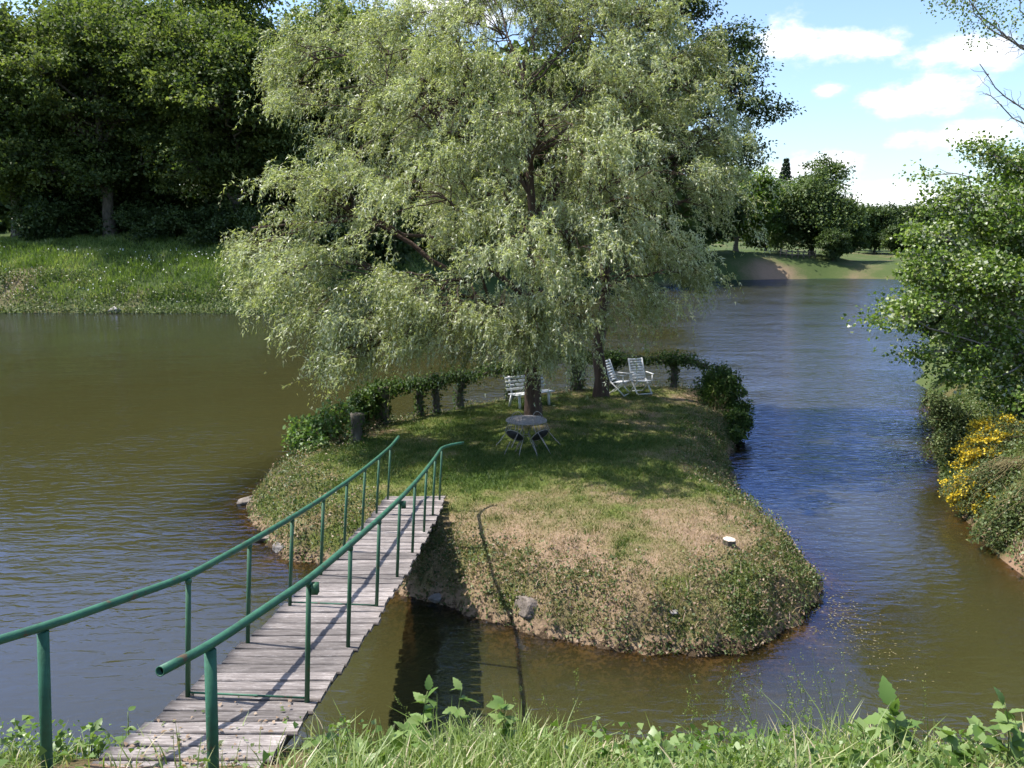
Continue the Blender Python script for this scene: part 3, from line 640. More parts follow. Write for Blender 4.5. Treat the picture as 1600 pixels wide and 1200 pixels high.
# undergrowth
shA = tree('shrub', (-33, 73.5, gz(-33, 73.5)), [((l[0] + np.array([-33, 73.5, gz(-33, 73.5)])), l[1]) for l in rand_lobes(rg, 9, (0, 0, 1.5), (2.4, 1.7, 1.5), 1.3)], M['dark'], M['greybark'], 41, 130, 60, .5, (.24, .6), .09,
           'dark round shrub under the oak trunk at the left', 'shrub', 'undergrowth along the top of the left bank', .1, trunk_top=1.6)
for k, (x, y, s, lab) in enumerate([(-27.5, 73, 1.15, 'dark shrub below the light green oak'), (-22, 71.5, 1.25, 'shrub at the bank top next to the willow\'s outer left branch'), (-43, 75, 1.3, 'dark shrub at the left edge under the trees'),
        (-38, 78, 1.5, 'dark shrub behind the leftmost oak trunk'), (-17, 70, 1.35, 'shrub on the left bank partly hidden by the willow'), (-25, 79, 1.9, 'large dark shrub deep between the oaks'), (-31, 80, 2.0, 'large dark shrub filling the gap in the middle of the wood'),
        (-46, 82, 2.0, 'large dark shrub deep in the wood by the left edge'), (-12, 74, 1.9, 'shrub on the far bank behind the lower left of the willow'), (-4, 80, 2.0, 'shrub on the far bank behind the willow trunk'), (6, 92, 2.0, 'shrub on the far bank right of the willow trunk')]):
    copy_tree(shA, (x, y, gz(x, y) - .1), k * 2.1, s, lab, 'undergrowth along the top of the left bank')

for k, (x, y, s_, lab) in enumerate([(17.5, 29, .9, 'shrub on the right bank just behind the aspen'), (21, 34, 1.1, 'shrub on the right bank farther behind the aspen'), (25, 41, 1.2, 'shrub by the water glimpsed through the aspen leaves'), (31, 50, 1.4, 'far shrub on the right bank seen past the aspen'), (38, 62, 1.6, 'farthest shrub along the right bank'), (20, 26, 1.2, 'shrub at the right edge behind the aspen')]):
    copy_tree(shA, (x, y, gz(x, y) - .1), k * 1.7, s_, lab, 'shrubs along the right bank')

# ---- far right shore
def ftree(px, py_base, w, H, R, seed, mat, label, name='tree', n=380, per=60, leaf=(.42, .7), lob=34, tm=.5):
    p = ray(px, py_base); p = p * (w / p[1]); z = gz(p[0], p[1]); b = np.array([p[0], p[1], z])
    r = np.random.default_rng(seed)
    return tree(name, b, [((l[0] + b), l[1]) for l in rand_lobes(r, lob, (0, 0, H * .44), (R * .85, R * .85, H * .50), R * .48)], mat, M['greybark'], seed, n, per, R * .16, leaf, H * .024, label, 'tree', None, .2, trunk_top=H * .8, tint_mid=tm)
ftree(1266, 422, 130, 16.5, 7.4, 51, M['dark'], 'broad round tree on the far shore right of the willow', 'oak_tree', 950, 60, tm=.85)
ftree(1148, 428, 126, 15.5, 6.4, 52, M['aspen'], 'yellowish green tree on the far shore at the willow\'s right edge', 'broadleaf_tree', 380, 60, tm=.45)
fsrc = ftree(1308, 425, 128, 9, 4.2, 53, M['dark'], 'dark bushy tree at the waterline right of the round far tree', 'broadleaf_tree', 340, 60)
for k, (px, py, w, sc, lab) in enumerate([(1088, 430, 118, 1.45, 'tree on the far shore behind the willow\'s hanging right side'), (1365, 410, 165, 1.25, 'dark low tree at the back of the far meadow'), (1440, 410, 170, 1.35, 'tree beyond the meadow behind the right-hand aspen'),
        (1335, 405, 190, 1.3, 'tree behind the far meadow between two lower ones'), (1195, 405, 150, 1.5, 'tree inland behind the far brown bank'), (1300, 428, 121, .6, 'low bush at the right foot of the round far tree'), (1400, 412, 150, .7, 'low bush on the far meadow beside the aspen leaves')]):
    p = ray(px, py); p = p * (w / p[1]); copy_tree(fsrc, (p[0], p[1], gz(p[0], p[1]) - .1), k * 1.9 + 1, sc, lab)
def conifer(px, py, w, H, R, label, seed):
    p = U(px, py, w); b = np.array([p[0], p[1], gz(p[0], p[1])]); r = np.random.default_rng(seed)
    root = empty('conifer', b, label, 'tree')
    V, F = tube1([(0, 0, -.3), (0, 0, H * .5), (0, 0, H)], [.28, .16, .03], 8); obj('trunk', mesh('trunk', V, F, M['greybark'], None, True), root)
    n = 9000; h = r.random(n) ** .8; lay = np.floor(h * 22) / 22 + .01; a = r.random(n) * 2 * np.pi; a = np.round(a / .7) * .7 + r.normal(0, .12, n) + lay * 40
    rr = R * (1 - lay) * r.random(n) ** .6; P = np.stack([np.cos(a) * rr, np.sin(a) * rr, H * (.12 + .88 * lay) - rr * .25 + r.normal(0, .12, n)], -1)
    A = np.stack([np.cos(a), np.sin(a), np.full(n, -.35)], -1) + r.normal(size=(n, 3)) * .4
    V, F, T = leaves(P, A, np.tile([0, 0, 1.], (n, 1)) + r.normal(size=(n, 3)) * .4, .5, .2, r.random(n)); obj('crown', mesh('crown', V, F, M['conifer'], T), root)
conifer(1219, 410, 150, 17.5, 4.2, 'dark pointed conifer rising behind the round far tree', 61)
# distant wood on the skyline
r = np.random.default_rng(65); n = 26000
xx = r.uniform(20, 420, n); hh = 10 + 6 * fbm(xx / 14, xx * 0, 3, 3) * 1.2; yy = 330 + r.normal(0, 6, n) + 30 * fbm(xx / 60, xx * 0 + 5, 4)
P = np.stack([xx, yy, 3 + hh * r.random(n) ** .7], -1)
V, F, T = leaves(P, rand_dirs(r, n), rand_dirs(r, n) + np.array([0, -.3, .6]), 1.7, 1.1, np.clip(.5 + r.normal(0, .25, n), 0, 1))
tag(obj('distant_wood', mesh('distant_wood', V, F, M['oak'], T)), 'distant wood along the skyline at the right', 'wood', None, 'stuff')
# paddock fence on the far bank
fp = [U(px, 397, 128) for px in np.linspace(1188, 1246, 7)]
fb = np.array([[p[0], 120 + i * .35, gz(p[0], 120 + i * .35)] for i, p in enumerate(fp)])
fen = empty('fence', fb[0], 'low post and rail fence on top of the brown far bank', 'fence')
for p in fb: part('post', box(p + [0, 0, .55], (.14, .14, 1.3)), M['fencewood'], fen, fb[0])
for h in (.5, 1.0):
    for i in range(6): part('rail', bar(fb[i] + [0, -.09, h], fb[i + 1] + [0, -.09, h], .05, .1), M['fencewood'], fen, fb[0])

# ---- right bank: aspen, broom, small shrubs
ab = np.array([13.6, 18.6, gz(13.6, 18.6)])
lob = [LB(1560, 340, 19.5, 75, 60), LB(1500, 440, 19, 75, 50), LB(1425, 480, 18.6, 48, 22), LB(1390, 500, 18.4, 40, 11), LB(1530, 540, 19, 70, 42), LB(1600, 270, 20, 60, 45), LB(1490, 310, 19.4, 42, 32), LB(1640, 400, 20, 100, 90), LB(1460, 370, 19.2, 42, 28),
       LB(1440, 420, 18.9, 45, 30), LB(1500, 590, 18.6, 40, 20), LB(1620, 560, 19.5, 90, 60), LB(1700, 300, 20.5, 110, 100), LB(1580, 450, 18.2, 70, 60), LB(1450, 550, 18.7, 30, 14), LB(1590, 620, 18.5, 50, 30), LB(1445, 275, 19.3, 24, 8), LB(1540, 240, 19.8, 40, 20)]
tree('aspen_tree', ab, lob, M['aspen'], M['palebark'], 71, 950, 52, .34, (.088, .85), .15, 'aspen with pale fluttering leaves leaning over the water from the right bank', 'tree', None, .25, (0, 0), .45, .6, .55, .35, 5.5, .5, skew=.17)
# thin bare-twigged tree whose branches enter at the upper right
tb = np.array([15.2, 19.4, gz(15.2, 19.4)])
def sparse():
    r = np.random.default_rng(72); root = empty('sparse_tree', tb, 'thin half-bare tree with curved grey twigs in the upper right corner', 'tree')
    K = 12
    trunk = bez([0, 0, -.3], [.4, .2, 6], U(1690, -250, 20.2) - tb, K); parts = [tubes(trunk[None], np.linspace(.12, .04, K)[None], 10)]
    ends, starts, mids = [], [], []
    for (px, py, j, mx, my) in [(1530, 100, 5, 1590, 200), (1500, -20, 6, 1540, 60), (1480, 10, 8, 1520, -60), (1560, 40, 7, 1600, 110), (1545, 150, 5, 1600, 215), (1590, -30, 7, 1570, 60), (1520, 5, 7, 1530, 90), (1610, 60, 6, 1650, 150), (1570, -60, 8, 1600, 0)]:
        starts.append(trunk[j]); ends.append(U(px, py, 19.4 + r.normal(0, .4)) - tb); mids.append(U(mx, my, 19.6) - tb)
    LP = bezm(np.array(starts), np.array(mids), np.array(ends), 12) + np.concatenate([np.zeros((9, 1, 3)), r.normal(0, .03, (9, 11, 3))], 1); parts.append(tubes(LP, np.full((9, 1), .030) * np.linspace(1, .3, 12)[None], 6))
    n = 160; li = r.integers(0, 9, n); ji = r.integers(3, 12, n); S = LP[li, ji]; E_ = S + norm(r.normal(size=(n, 3)) + np.array([-.5, 0, .3])) * (.2 + .5 * r.random(n))[:, None]
    TP = limb_paths(r, S, E_, 6, .1, .06); parts.append(tubes(TP, np.full((n, 1), .008) * np.linspace(1, .4, 6)[None], 4))
    V, F = join(parts); obj('trunk', mesh('trunk', V, F, M['palebark'], None, True), root)
    pick = np.where(E_[:, 2] + tb[2] > U(1500, 60, 19.4)[2])[0]; m = 26; ci = np.repeat(pick, m)
    Q = E_[ci] + r.normal(size=(len(ci), 3)) * .13; V, F, T = leaves(Q, r.normal(size=(len(ci), 3)) + np.array([0, 0, -.4]), r.normal(size=(len(ci), 3)) + np.array([0, 0, .6]), .065, .055, np.clip(r.normal(.6, .25, len(ci)), 0, 1))
    obj('crown', mesh('crown', V, F, M['aspen'], T), root)
sparse()

def bush(name, base, lobes, mat, seed, n_stem, per, leaf, label, cat='shrub', group=None, flowers=None, stemmat=None, fl_frac=0.1, spread=.07, stem_r=.008):
    """many thin stems from the base to points in the lobes, leaves along their outer part"""
    r = np.random.default_rng(seed); base = np.asarray(base, float); C = np.array([l[0] for l in lobes]) - base; R = np.array([l[1] for l in lobes])
    wgt = R.prod(1) ** .67; li = r.choice(len(C), n_stem, p=wgt / wgt.sum()); d = rand_dirs(r, n_stem); d[:, 2] = d[:, 2] * .8 + .25
    E_ = C[li] + norm(d) * R[li] * (r.random(n_stem) ** .4)[:, None]; S = r.normal(size=(n_stem, 3)) * .16 * np.array([1, 1, 0]) + E_ * np.array([.25, .25, 0])
    S[:, 2] = np.minimum(S[:, 2], 0) - .1
    P = limb_paths(r, S, E_, 8, .1, .03); V, F = tubes(P, np.full((n_stem, 1), stem_r) * np.linspace(1, .4, 8)[None], 4)
    root = empty(name, base, label, cat, group); obj('stems', mesh('stems', V, F, stemmat or M['twig']), root)
    n = n_stem * per; si = np.repeat(np.arange(n_stem), per); t = .3 + .7 * r.random(n) ** .7; k = np.minimum((t * 7).astype(int), 6); fr = (t * 7 - k)[:, None]
    Q = P[si, k] * (1 - fr) + P[si, k + 1] * fr + r.normal(size=(n, 3)) * spread
    A = rand_dirs(r, n) + np.array([0, 0, .25]); Nn = r.normal(size=(n, 3)) * .6 + np.array([-.1, -.2, .6]); ct = np.clip(r.normal(.5, .18, n_stem), 0, 1)[si]
    ls = leaf[0] * (.6 + .8 * r.random(n)); V, F, T = leaves(Q, A, Nn, ls, ls * leaf[1], np.clip(ct + r.normal(0, .18, n), 0, 1)); obj('foliage', mesh('foliage', V, F, mat, T), root)
    if flowers:
        pk = np.where(r.random(n_stem) < fl_frac)[0]; m = flowers * 2; ci = np.repeat(pk, m); t = .72 + .3 * r.random(len(ci)); k = np.minimum((t * 7).astype(int), 6); fr = (t * 7 - k)[:, None]
        Q = P[ci, k] * (1 - fr) + P[ci, k + 1] * fr + r.normal(size=(len(ci), 3)) * .035; V, F, T = leaves(Q, rand_dirs(r, len(ci)), rand_dirs(r, len(ci)), .055, .05, r.random(len(ci)))
        obj('flowers', mesh('flowers', V, F, M['flower'], T), root)
    return root
def gl(px, py, w, rx, ry): return LB(px, py, w, rx, ry)
bush('broom_bush', (11.9, 17.2, gz(11.9, 17.2)), [gl(1565, 690, 18.2, 55, 45), gl(1590, 740, 18, 50, 40), gl(1530, 720, 18, 40, 45)], M['broom'], 81, 420, 60, (.05, .4), 'tall broom with bright yellow flowers on the right bank', 'shrub', None, 26, fl_frac=.5)
bush('broom_bush', (10.9, 15.9, gz(10.9, 15.9)), [gl(1500, 775, 16.8, 32, 32), gl(1530, 790, 16.6, 42, 32), gl(1560, 800, 16.4, 40, 36)], M['broom'], 82, 330, 60, (.05, .4), 'low broom with yellow sprays hanging at the water\'s edge', 'shrub', None, 26, fl_frac=.36)
bush('grey_shrub', (11.9, 19.6, gz(11.9, 19.6)), [gl(1475, 660, 20, 40, 40), gl(1455, 625, 20, 22, 30), gl(1500, 690, 19.5, 40, 35), gl(1465, 710, 19.5, 28, 28)], M['broom'], 83, 240, 40, (.06, .6), 'loose grey green shrub overhanging the water below the aspen', 'shrub')
bush('bramble_bush', (10.6, 14.2, gz(10.6, 14.2)), [gl(1565, 850, 15, 45, 25), gl(1600, 830, 15, 50, 35)], M['weed'], 84, 200, 60, (.06, .65), 'bramble scrub at the right edge below the broom', 'shrub')
bush('bramble_bush', (11.6, 15.4, gz(11.6, 15.4)), [gl(1600, 790, 16.2, 45, 40), gl(1640, 760, 16.4, 60, 50)], M['weed'], 85, 220, 60, (.06, .65), 'leafy bramble scrub between the two brooms', 'shrub')

# ------------------------------------------------------------------ hedge of ivy-clad stumps along the island's back
def iz(x, y): return float(island_z(np.array([float(x)]), np.array([float(y)]))[0][0])
def ivy_stump(pos, H, r, leaf_n, label, seed, arm=None, bare=False, spread=.26, tint=.45):
    rr = np.random.default_rng(seed); b = np.array([pos[0], pos[1], iz(*pos) - .05])
    root = empty('ivy_stump', b, label, 'hedge', 'row of ivy-clad stumps along the island edge')
    K = 9; z = np.linspace(-.1, H, K); pth = np.stack([np.cumsum(rr.normal(0, .02, K)), np.cumsum(rr.normal(0, .02, K)), z], -1)
    parts = [tubes(pth[None], (r * (1 + .35 * np.exp(-z / .15) + .25 * (z > H * .75) + rr.normal(0, .06, K)))[None], 12, True)]
    pts = [pth[rr.integers(1, K, leaf_n)] + norm(rr.normal(size=(leaf_n, 3)) * np.array([1, 1, .3])) * (r + rr.random(leaf_n) ** 1.5 * .13)[:, None]]
    if not bare: pts.append(pth[-1] + rr.normal(size=(leaf_n, 3)) * np.array([spread, spread, .10]))
    if arm is not None:
        e = np.array([arm[0], arm[1], arm[2]]) - b; pa = limb_paths(rr, pth[-2][None].repeat(3, 0), np.stack([e + rr.normal(0, .08, 3) for _ in range(3)]), 10, .05, .03)
        parts.append(tubes(pa, np.full((3, 1), .026) * np.linspace(1, .6, 10)[None], 6))
        m = int(np.linalg.norm(e[:2]) * 520); t = rr.random(m) * 9; k = np.minimum(t.astype(int), 8); q = pa[rr.integers(0, 3, m), k]; q2 = pa[0, np.minimum(k + 1, 9)]
        cl = (.55 + .9 * fbm(q[:, 0] * 3 + seed, q[:, 1] * 3, seed))[:, None]
        pts.append(q + (q2 - q) * (t - k)[:, None] * .5 + rr.normal(size=(m, 3)) * np.array([.10, .10, .085]) * cl + np.array([0, 0, -.03]))
    V, F = join(parts); obj('trunk', mesh('trunk', V, F, M['greybark'], None, True), root)
    Q = np.concatenate(pts); n = len(Q); ls = .075 * (.6 + .7 * rr.random(n))
    V, F, T = leaves(Q, rr.normal(size=(n, 3)) + np.array([0, 0, -.5]), rr.normal(size=(n, 3)) * .6 + np.array([-.2, -.3, .6]), ls, ls * .9, np.clip(rr.normal(tint, .22, n), 0, 1)); obj('foliage', mesh('foliage', V, F, M['ivy'], T), root)
hz = [(-3.85, 18.9), (-3.5, 21.1), (-2.68, 21.95), (-2.19, 22.4), (-1.58, 23.2), (-.1, 24.6), (2.14, 25.8), (3.35, 26.2), (5.39, 26.2)]
Hh = [.75, 1.15, 1.05, 1.05, 1.1, 1.1, 1.2, 1.2, 1.1]
labs = ['bare-topped grey stump with ivy on its left, nearest the bridge', 'thick ivy-covered stump second from the bridge', 'slim ivy-clad stump third from the bridge', 'bare-legged ivy stump fourth from the bridge', 'ivy-clad stump left of the white bench',
        'ivy stump behind the white bench', 'broad dark ivy stump between the willow trunk and the second trunk', 'ivy stump behind the white folding chairs', 'ivy stump with open water on both sides right of the chairs']
for k, p in enumerate(hz):
    nx = hz[k + 1] if k + 1 < len(hz) else (6.3, 24.9)
    arm = None if k == 0 else (nx[0], nx[1], iz(*nx) + (Hh[k + 1] if k + 1 < len(hz) else .95))
    ivy_stump(p, Hh[k], [.14, .16, .09, .10, .11, .10, .17, .13, .11][k], [200, 480, 260, 120, 260, 260, 620, 420, 260][k], labs[k], 100 + k, arm, k == 0, tint=.4 if k else .5)
bush('vine_bush', (-4.35, 18.6, iz(-4.35, 18.6)), [gl(470, 668, 19.6, 30, 24), gl(500, 655, 20, 30, 22), gl(455, 690, 19.4, 22, 20), gl(490, 700, 19.2, 26, 22), gl(530, 640, 20.6, 26, 18)], M['bramble'], 111, 150, 26, (.085, .85), 'light green vine spilling left from the grey stump over the water', 'shrub', spread=.06)
bush('vine_bush', (-3.95, 20.4, iz(-3.95, 20.4)), [gl(560, 625, 21.2, 26, 18), gl(585, 612, 21.6, 26, 14), gl(548, 655, 20.8, 14, 18)], M['ivy'], 112, 90, 26, (.085, .85), 'green vine thicket left of the thick ivy stump', 'shrub', spread=.06)
bush('ivy_bush', (6.1, 23.5, iz(6.1, 23.5)), [gl(1128, 590, 24.6, 30, 24), gl(1105, 605, 24.4, 18, 26), gl(1140, 610, 24.2, 26, 24), gl(1160, 640, 24, 18, 12)], M['ivy'], 113, 330, 34, (.075, .8), 'round dark green ivy bush at the island\'s far right corner', 'shrub', spread=.06)
bush('ivy_bush', (6.6, 22.6, iz(6.6, 22.6)), [gl(1150, 655, 23.4, 26, 16), gl(1140, 680, 22.6, 20, 14)], M['ivy'], 114, 200, 34, (.07, .8), 'low ivy hanging over the right bank below the round bush', 'shrub', spread=.06)

# ------------------------------------------------------------------ garden furniture
def place(root, x, y, rz):
    root.location = (x, y, iz(x, y)); root.rotation_euler = (0, 0, rz)
Zr = np.zeros(3)
def P_(name, VF, mat, root, smooth=False): return part(name, VF, mat, root, Zr, smooth)
bench = empty('garden_bench', (0, 0, 0), 'white slatted garden bench half hidden by the willow trunk', 'bench')       # front is -y
Lb = 1.35
for k in range(4): P_('seat_slat', box((0, -.42 + .125 * k, .43 - .008 * k), (Lb, .105, .025)), M['white'], bench)
for k in range(4): P_('back_slat', bar((-Lb / 2, .07 + .035 * k, .53 + .105 * k), (Lb / 2, .07 + .035 * k, .53 + .105 * k), .022, .075), M['white'], bench)
for x in (-.52, .52):
    P_('leg', bar((x, -.40, 0), (x, -.36, .42), .06, .05, (0, 1, 0)), M['white'], bench); P_('leg', bar((x, .16, 0), (x, .02, .42), .06, .05, (0, 1, 0)), M['white'], bench)
    P_('back_post', bar((x, .045, .40), (x, .215, .90), .05, .03, (0, 1, 0)), M['white'], bench); P_('seat_rail', bar((x, -.44, .40), (x, .06, .385), .05, .04), M['white'], bench)
place(bench, .45, 23.05, math.radians(33))
def folding_chair(label):
    c = empty('folding_chair', (0, 0, 0), label, 'chair', 'white folding chairs by the second trunk')
    for k in range(5): P_('seat_slat', box((0, -.25 + .095 * k, .44 - .012 * k), (.46, .08, .02)), M['white'], c)
    dirb = np.array([0, .30, .68]) / np.linalg.norm([0, .30, .68]); b0 = np.array([0, .17, .36])
    for s in (-1, 1):
        P_('back_rail', bar(b0 + [s * .235, 0, 0], b0 + [s * .235, 0, 0] + dirb * .78, .025, .045, (1, 0, 0)), M['white'], c)
        P_('leg', bar((s * .22, .30, 0), (s * .22, -.24, .44), .025, .045, (1, 0, 0)), M['white'], c); P_('leg', bar((s * .25, -.30, 0), (s * .25, .20, .44), .025, .045, (1, 0, 0)), M['white'], c)
        P_('armrest', box((s * .265, -.06, .66), (.05, .50, .022)), M['white'], c); P_('arm_support', bar((s * .265, -.25, .42), (s * .265, -.24, .65), .025, .035, (0, 1, 0)), M['white'], c)
    P_('foot_bar', bar((-.25, -.29, .03), (.25, -.29, .03), .03, .035), M['white'], c); P_('foot_bar', bar((-.22, .285, .03), (.22, .285, .03), .03, .035), M['white'], c)
    for k in range(8):
        p = b0 + dirb * (.12 + .088 * k); P_('back_slat', bar(p + [-.23, 0, 0], p + [.23, 0, 0], .018, .062, dirb), M['white'], c)
    return c
c1 = folding_chair('white folding garden chair turned sideways, next to the second trunk'); place(c1, 3.42, 24.7, math.radians(58))
c2 = folding_chair('white folding garden chair facing the camera, right of the other one'); place(c2, 4.12, 24.75, math.radians(17))
# round table with two chairs tipped against it
tbl = empty('round_table', (0, 0, 0), 'round pale-topped iron garden table in front of the willow trunk', 'table')
a = np.arange(40) * 2 * np.pi / 40; Rt = .47
ring = lambda r, z: np.stack([np.cos(a) * r, np.sin(a) * r, np.full(40, z)], -1)
V = np.concatenate([ring(Rt, .715), ring(Rt, .735), ring(Rt - .012, .742), ring(Rt - .02, .715)]); F = [np.array([[k * 40 + i, k * 40 + (i + 1) % 40, (k + 1) * 40 + (i + 1) % 40, (k + 1) * 40 + i] for k in range(2) for i in range(40)]), np.array([list(range(80, 120)), list(range(0, 40))[::-1]])]
P_('tabletop', (V[:120], F), M['tabletop'], tbl)
P_('rim', tubes(np.concatenate([ring(Rt, .722), ring(Rt, .722)[:1]])[None], np.full((1, 41), .010), 6), M['iron'], tbl, True)
for k in range(4):
    t = k * np.pi / 2 + .5; c_, s_ = math.cos(t), math.sin(t)
    P_('leg', tube1([(c_ * .36, s_ * .36, 0), (c_ * .16, s_ * .16, .25), (c_ * .07, s_ * .07, .42), (c_ * .17, s_ * .17, .6), (c_ * .36, s_ * .36, .715)], .009, 6), M['iron'], tbl, True)
P_('leg_ring', tubes(np.concatenate([ring(.10, .36), ring(.10, .36)[:1]])[None], np.full((1, 41), .006), 5), M['iron'], tbl, True)
TX, TY = .33, 17.75
place(tbl, TX, TY, .2)
def iron_chair(label):
    c = empty('iron_chair', (0, 0, 0), label, 'chair', 'iron chairs tipped against the round table')
    r0 = .20; sa = np.stack([np.cos(a) * r0, np.sin(a) * r0], -1)
    V = np.concatenate([np.c_[sa, np.full(40, .435)], np.c_[sa * 1.02, np.full(40, .45)], np.c_[sa * .9, np.full(40, .465)]])
    P_('seat', (V, [np.array([[k * 40 + i, k * 40 + (i + 1) % 40, (k + 1) * 40 + (i + 1) % 40, (k + 1) * 40 + i] for k in range(2) for i in range(40)]), np.array([list(range(80, 120)), list(range(0, 40))[::-1]])]), M['seat'], c)
    P_('seat_ring', tubes(np.concatenate([np.c_[sa * 1.05, np.full(40, .44)], np.c_[sa * 1.05, np.full(40, .44)][:1]])[None], np.full((1, 41), .009), 6), M['iron'], c, True)
    for sx in (-1, 1):
        for sy in (-1, 1): P_('leg', tube1([(sx * .15, sy * .15, .44), (sx * .17, sy * .18, .2), (sx * .20, sy * .22, 0)], .009, 6), M['iron'], c, True)
    t = np.linspace(0, np.pi, 19)
    for k, (wd, hh) in enumerate(((.20, .46), (.13, .36), (.065, .25))):
        P_('back_hoop', tube1(np.stack([-np.cos(t) * wd, .19 + .10 * np.sin(t) - .05 * (np.cos(t) ** 2) * (wd / .2), .44 + hh * np.sin(t) ** .75], -1), .009 if k == 0 else .006, 6), M['iron'], c, True)
    return c
def tip(c, az, tilt=math.radians(46)):
    """chair outside the table at azimuth az, tipped inwards so its back lies over the table top"""
    from mathutils import Matrix
    out = Vector((math.cos(az), math.sin(az), 0)); inward = -out
    # the chair faces the table and is tipped forward on its front feet until its back rests on the table's edge
    M0 = Matrix.Rotation(math.atan2(out.y, out.x) - math.pi / 2, 4, 'Z') @ Matrix.Rotation(tilt, 4, 'X') @ Matrix.Translation((0, .22, 0))
    c.matrix_world = Matrix.Translation(Vector((TX, TY, iz(TX, TY))) + out * .66) @ M0
ch1 = iron_chair('iron chair with dark round seat tipped against the table\'s left side'); tip(ch1, math.radians(-122))
ch2 = iron_chair('iron chair with dark round seat tipped against the table\'s right side'); tip(ch2, math.radians(-52))

# ------------------------------------------------------------------ rocks, stump
def surf(px, py):
    for t in np.arange(6, 40, .02):
        q = U(px, py, t)
        if q[2] <= iz(q[0], q[1]): return q
def rock(name, c, s, mat, label, seed, cat='rock', group=None):
    r = np.random.default_rng(seed); n = 14; m = 20
    th = np.linspace(0, np.pi, n); ph = np.arange(m) * 2 * np.pi / m; T_, P2 = np.meshgrid(th, ph, indexing='ij')
    D_ = np.stack([np.sin(T_) * np.cos(P2), np.sin(T_) * np.sin(P2), np.cos(T_)], -1).reshape(-1, 3)
    V = D_.copy()
    for k in range(18):
        q = norm(r.normal(size=3)[None])[0]; h = .50 + .32 * r.random(); e = V @ q - h; V -= np.maximum(e, 0)[:, None] * q * .9
    V += D_ * (fbm(D_[:, 0] * 3 + seed, D_[:, 1] * 3 + D_[:, 2] * 2, seed)[:, None] - .5) * .25
    i = np.arange(n * m).reshape(n, m); F = np.stack([i[:-1], np.roll(i, -1, 1)[:-1], np.roll(i, -1, 1)[1:], i[1:]], -1).reshape(-1, 4)
    o = obj(name, mesh(name, V * np.asarray(s), F, mat, None, True), None, c); o.rotation_euler = (0, 0, r.random() * .6)
    return tag(o, label, cat, group)
p = surf(838, 945); rock('rock', (p[0], p[1] + .16, p[2] - .10), (.48, .34, .22), M['brownrock'], 'long pale rock at the front shore of the island', 3)
p = onz(440, 852, .1); rock('rock', (p[0], p[1], .05), (.28, .2, .15), M['rock'], 'pale shore stone left of the bridge', 4)
p = onz(415, 838, .05); rock('rock', (p[0], p[1], .0), (.35, .22, .12), M['brownrock'], 'flat brown stone at the waterline left of the bridge', 5)
p = onz(395, 780, .05); rock('rock', (p[0], p[1], .02), (.5, .25, .14), M['brownrock'], 'brown root-like stone at the island\'s left tip', 6)
p = onz(683, 935, .05); rock('rock', (p[0], p[1], .03), (.16, .12, .1), M['rock'], 'small stone in the shade under the bridge', 9)
p = onz(178, 487, .1); rock('boulder', (p[0], p[1], .15), (.70, .45, .42), M['boulder'], 'white boulder at the water\'s edge of the far left bank', 7, 'boulder')
p = surf(1052, 957); rock('rock', (p[0], p[1] + .02, p[2] - .01), (.09, .08, .07), M['rock'], 'small pinkish stone in the weeds on the front slope', 8)
p = surf(1139, 852); zs = p[2]; st = empty('tree_stump', (p[0], p[1], zs), 'small freshly cut pale stump on the dry grass', 'stump')
r = np.random.default_rng(9); aa = np.arange(16) * 2 * np.pi / 16; rad = .105 * (1 + r.normal(0, .08, 16))
rg2 = lambda k, z, j=0: np.c_[np.cos(aa) * rad * k, np.sin(aa) * rad * k, np.full(16, z) + r.normal(0, .004, 16)]
V = np.concatenate([rg2(1.25, -.1), rg2(1.0, .03), rg2(.97, .11)]); P_('bark', (V, np.array([[k * 16 + i, k * 16 + (i + 1) % 16, (k + 1) * 16 + (i + 1) % 16, (k + 1) * 16 + i] for k in range(2) for i in range(16)])), M['greybark'], st)
P_('cut_face', (np.concatenate([rg2(.99, .108), rg2(.6, .125), [[0, 0, .13]]]), [np.array([[i, (i + 1) % 16, 16 + (i + 1) % 16, 16 + i] for i in range(16)]), np.array([[16 + i, 16 + (i + 1) % 16, 32] for i in range(16)])]), M['cutwood'], st)

# ------------------------------------------------------------------ grass and weeds (uncountable)
def blades(P, L, Wd, T, rng, lean=.5, seg=1, dirs=None, droop=.3):
    """single-triangle (seg 1) or bent (seg 2/3) blades"""
    n = len(P); a = rng.random(n) * 2 * np.pi; h = np.stack([np.cos(a), np.sin(a), np.zeros(n)], -1) if dirs is None else dirs
    s = np.stack([-np.sin(a), np.cos(a), np.zeros(n)], -1) if dirs is None else norm(np.cross(dirs, [0, 0, 1.]))
    b2 = rng.random(n) * 2 * np.pi; s = np.stack([np.cos(b2), np.sin(b2), np.zeros(n)], -1) if seg == 1 else s
    L = L[:, None]; Wd = Wd[:, None]; ln = (lean * rng.random(n))[:, None]
    if seg == 1:
        V = np.stack([P - s * Wd * .5, P + s * Wd * .5, P + (np.array([0, 0, 1.]) + h * ln) * L], 1).reshape(-1, 3)
        return V, np.arange(n * 3).reshape(-1, 3), np.repeat(T, 3)
    rows = []
    for k in range(seg):
        t = k / seg; c = P + np.array([0, 0, 1.]) * L * (t - droop * ln * t ** 3) + h * L * ln * t ** 1.8; w_ = Wd * (1 - .45 * t)
        rows += [c - s * w_ * .5, c + s * w_ * .5]
    rows.append(P + np.array([0, 0, 1.]) * L * (1 - droop * ln) + h * L * ln)
    m = 2 * seg + 1; V = np.stack(rows, 1).reshape(-1, 3); o = (np.arange(n) * m)[:, None]
    Fq = np.concatenate([o + np.array([[2 * k, 2 * k + 1, 2 * k + 3, 2 * k + 2]]) for k in range(seg - 1)]) if seg > 1 else np.zeros((0, 4), int)
    Ft = o + np.array([[m - 3, m - 2, m - 1]])
    return V, [Fq, Ft], np.repeat(T, m)
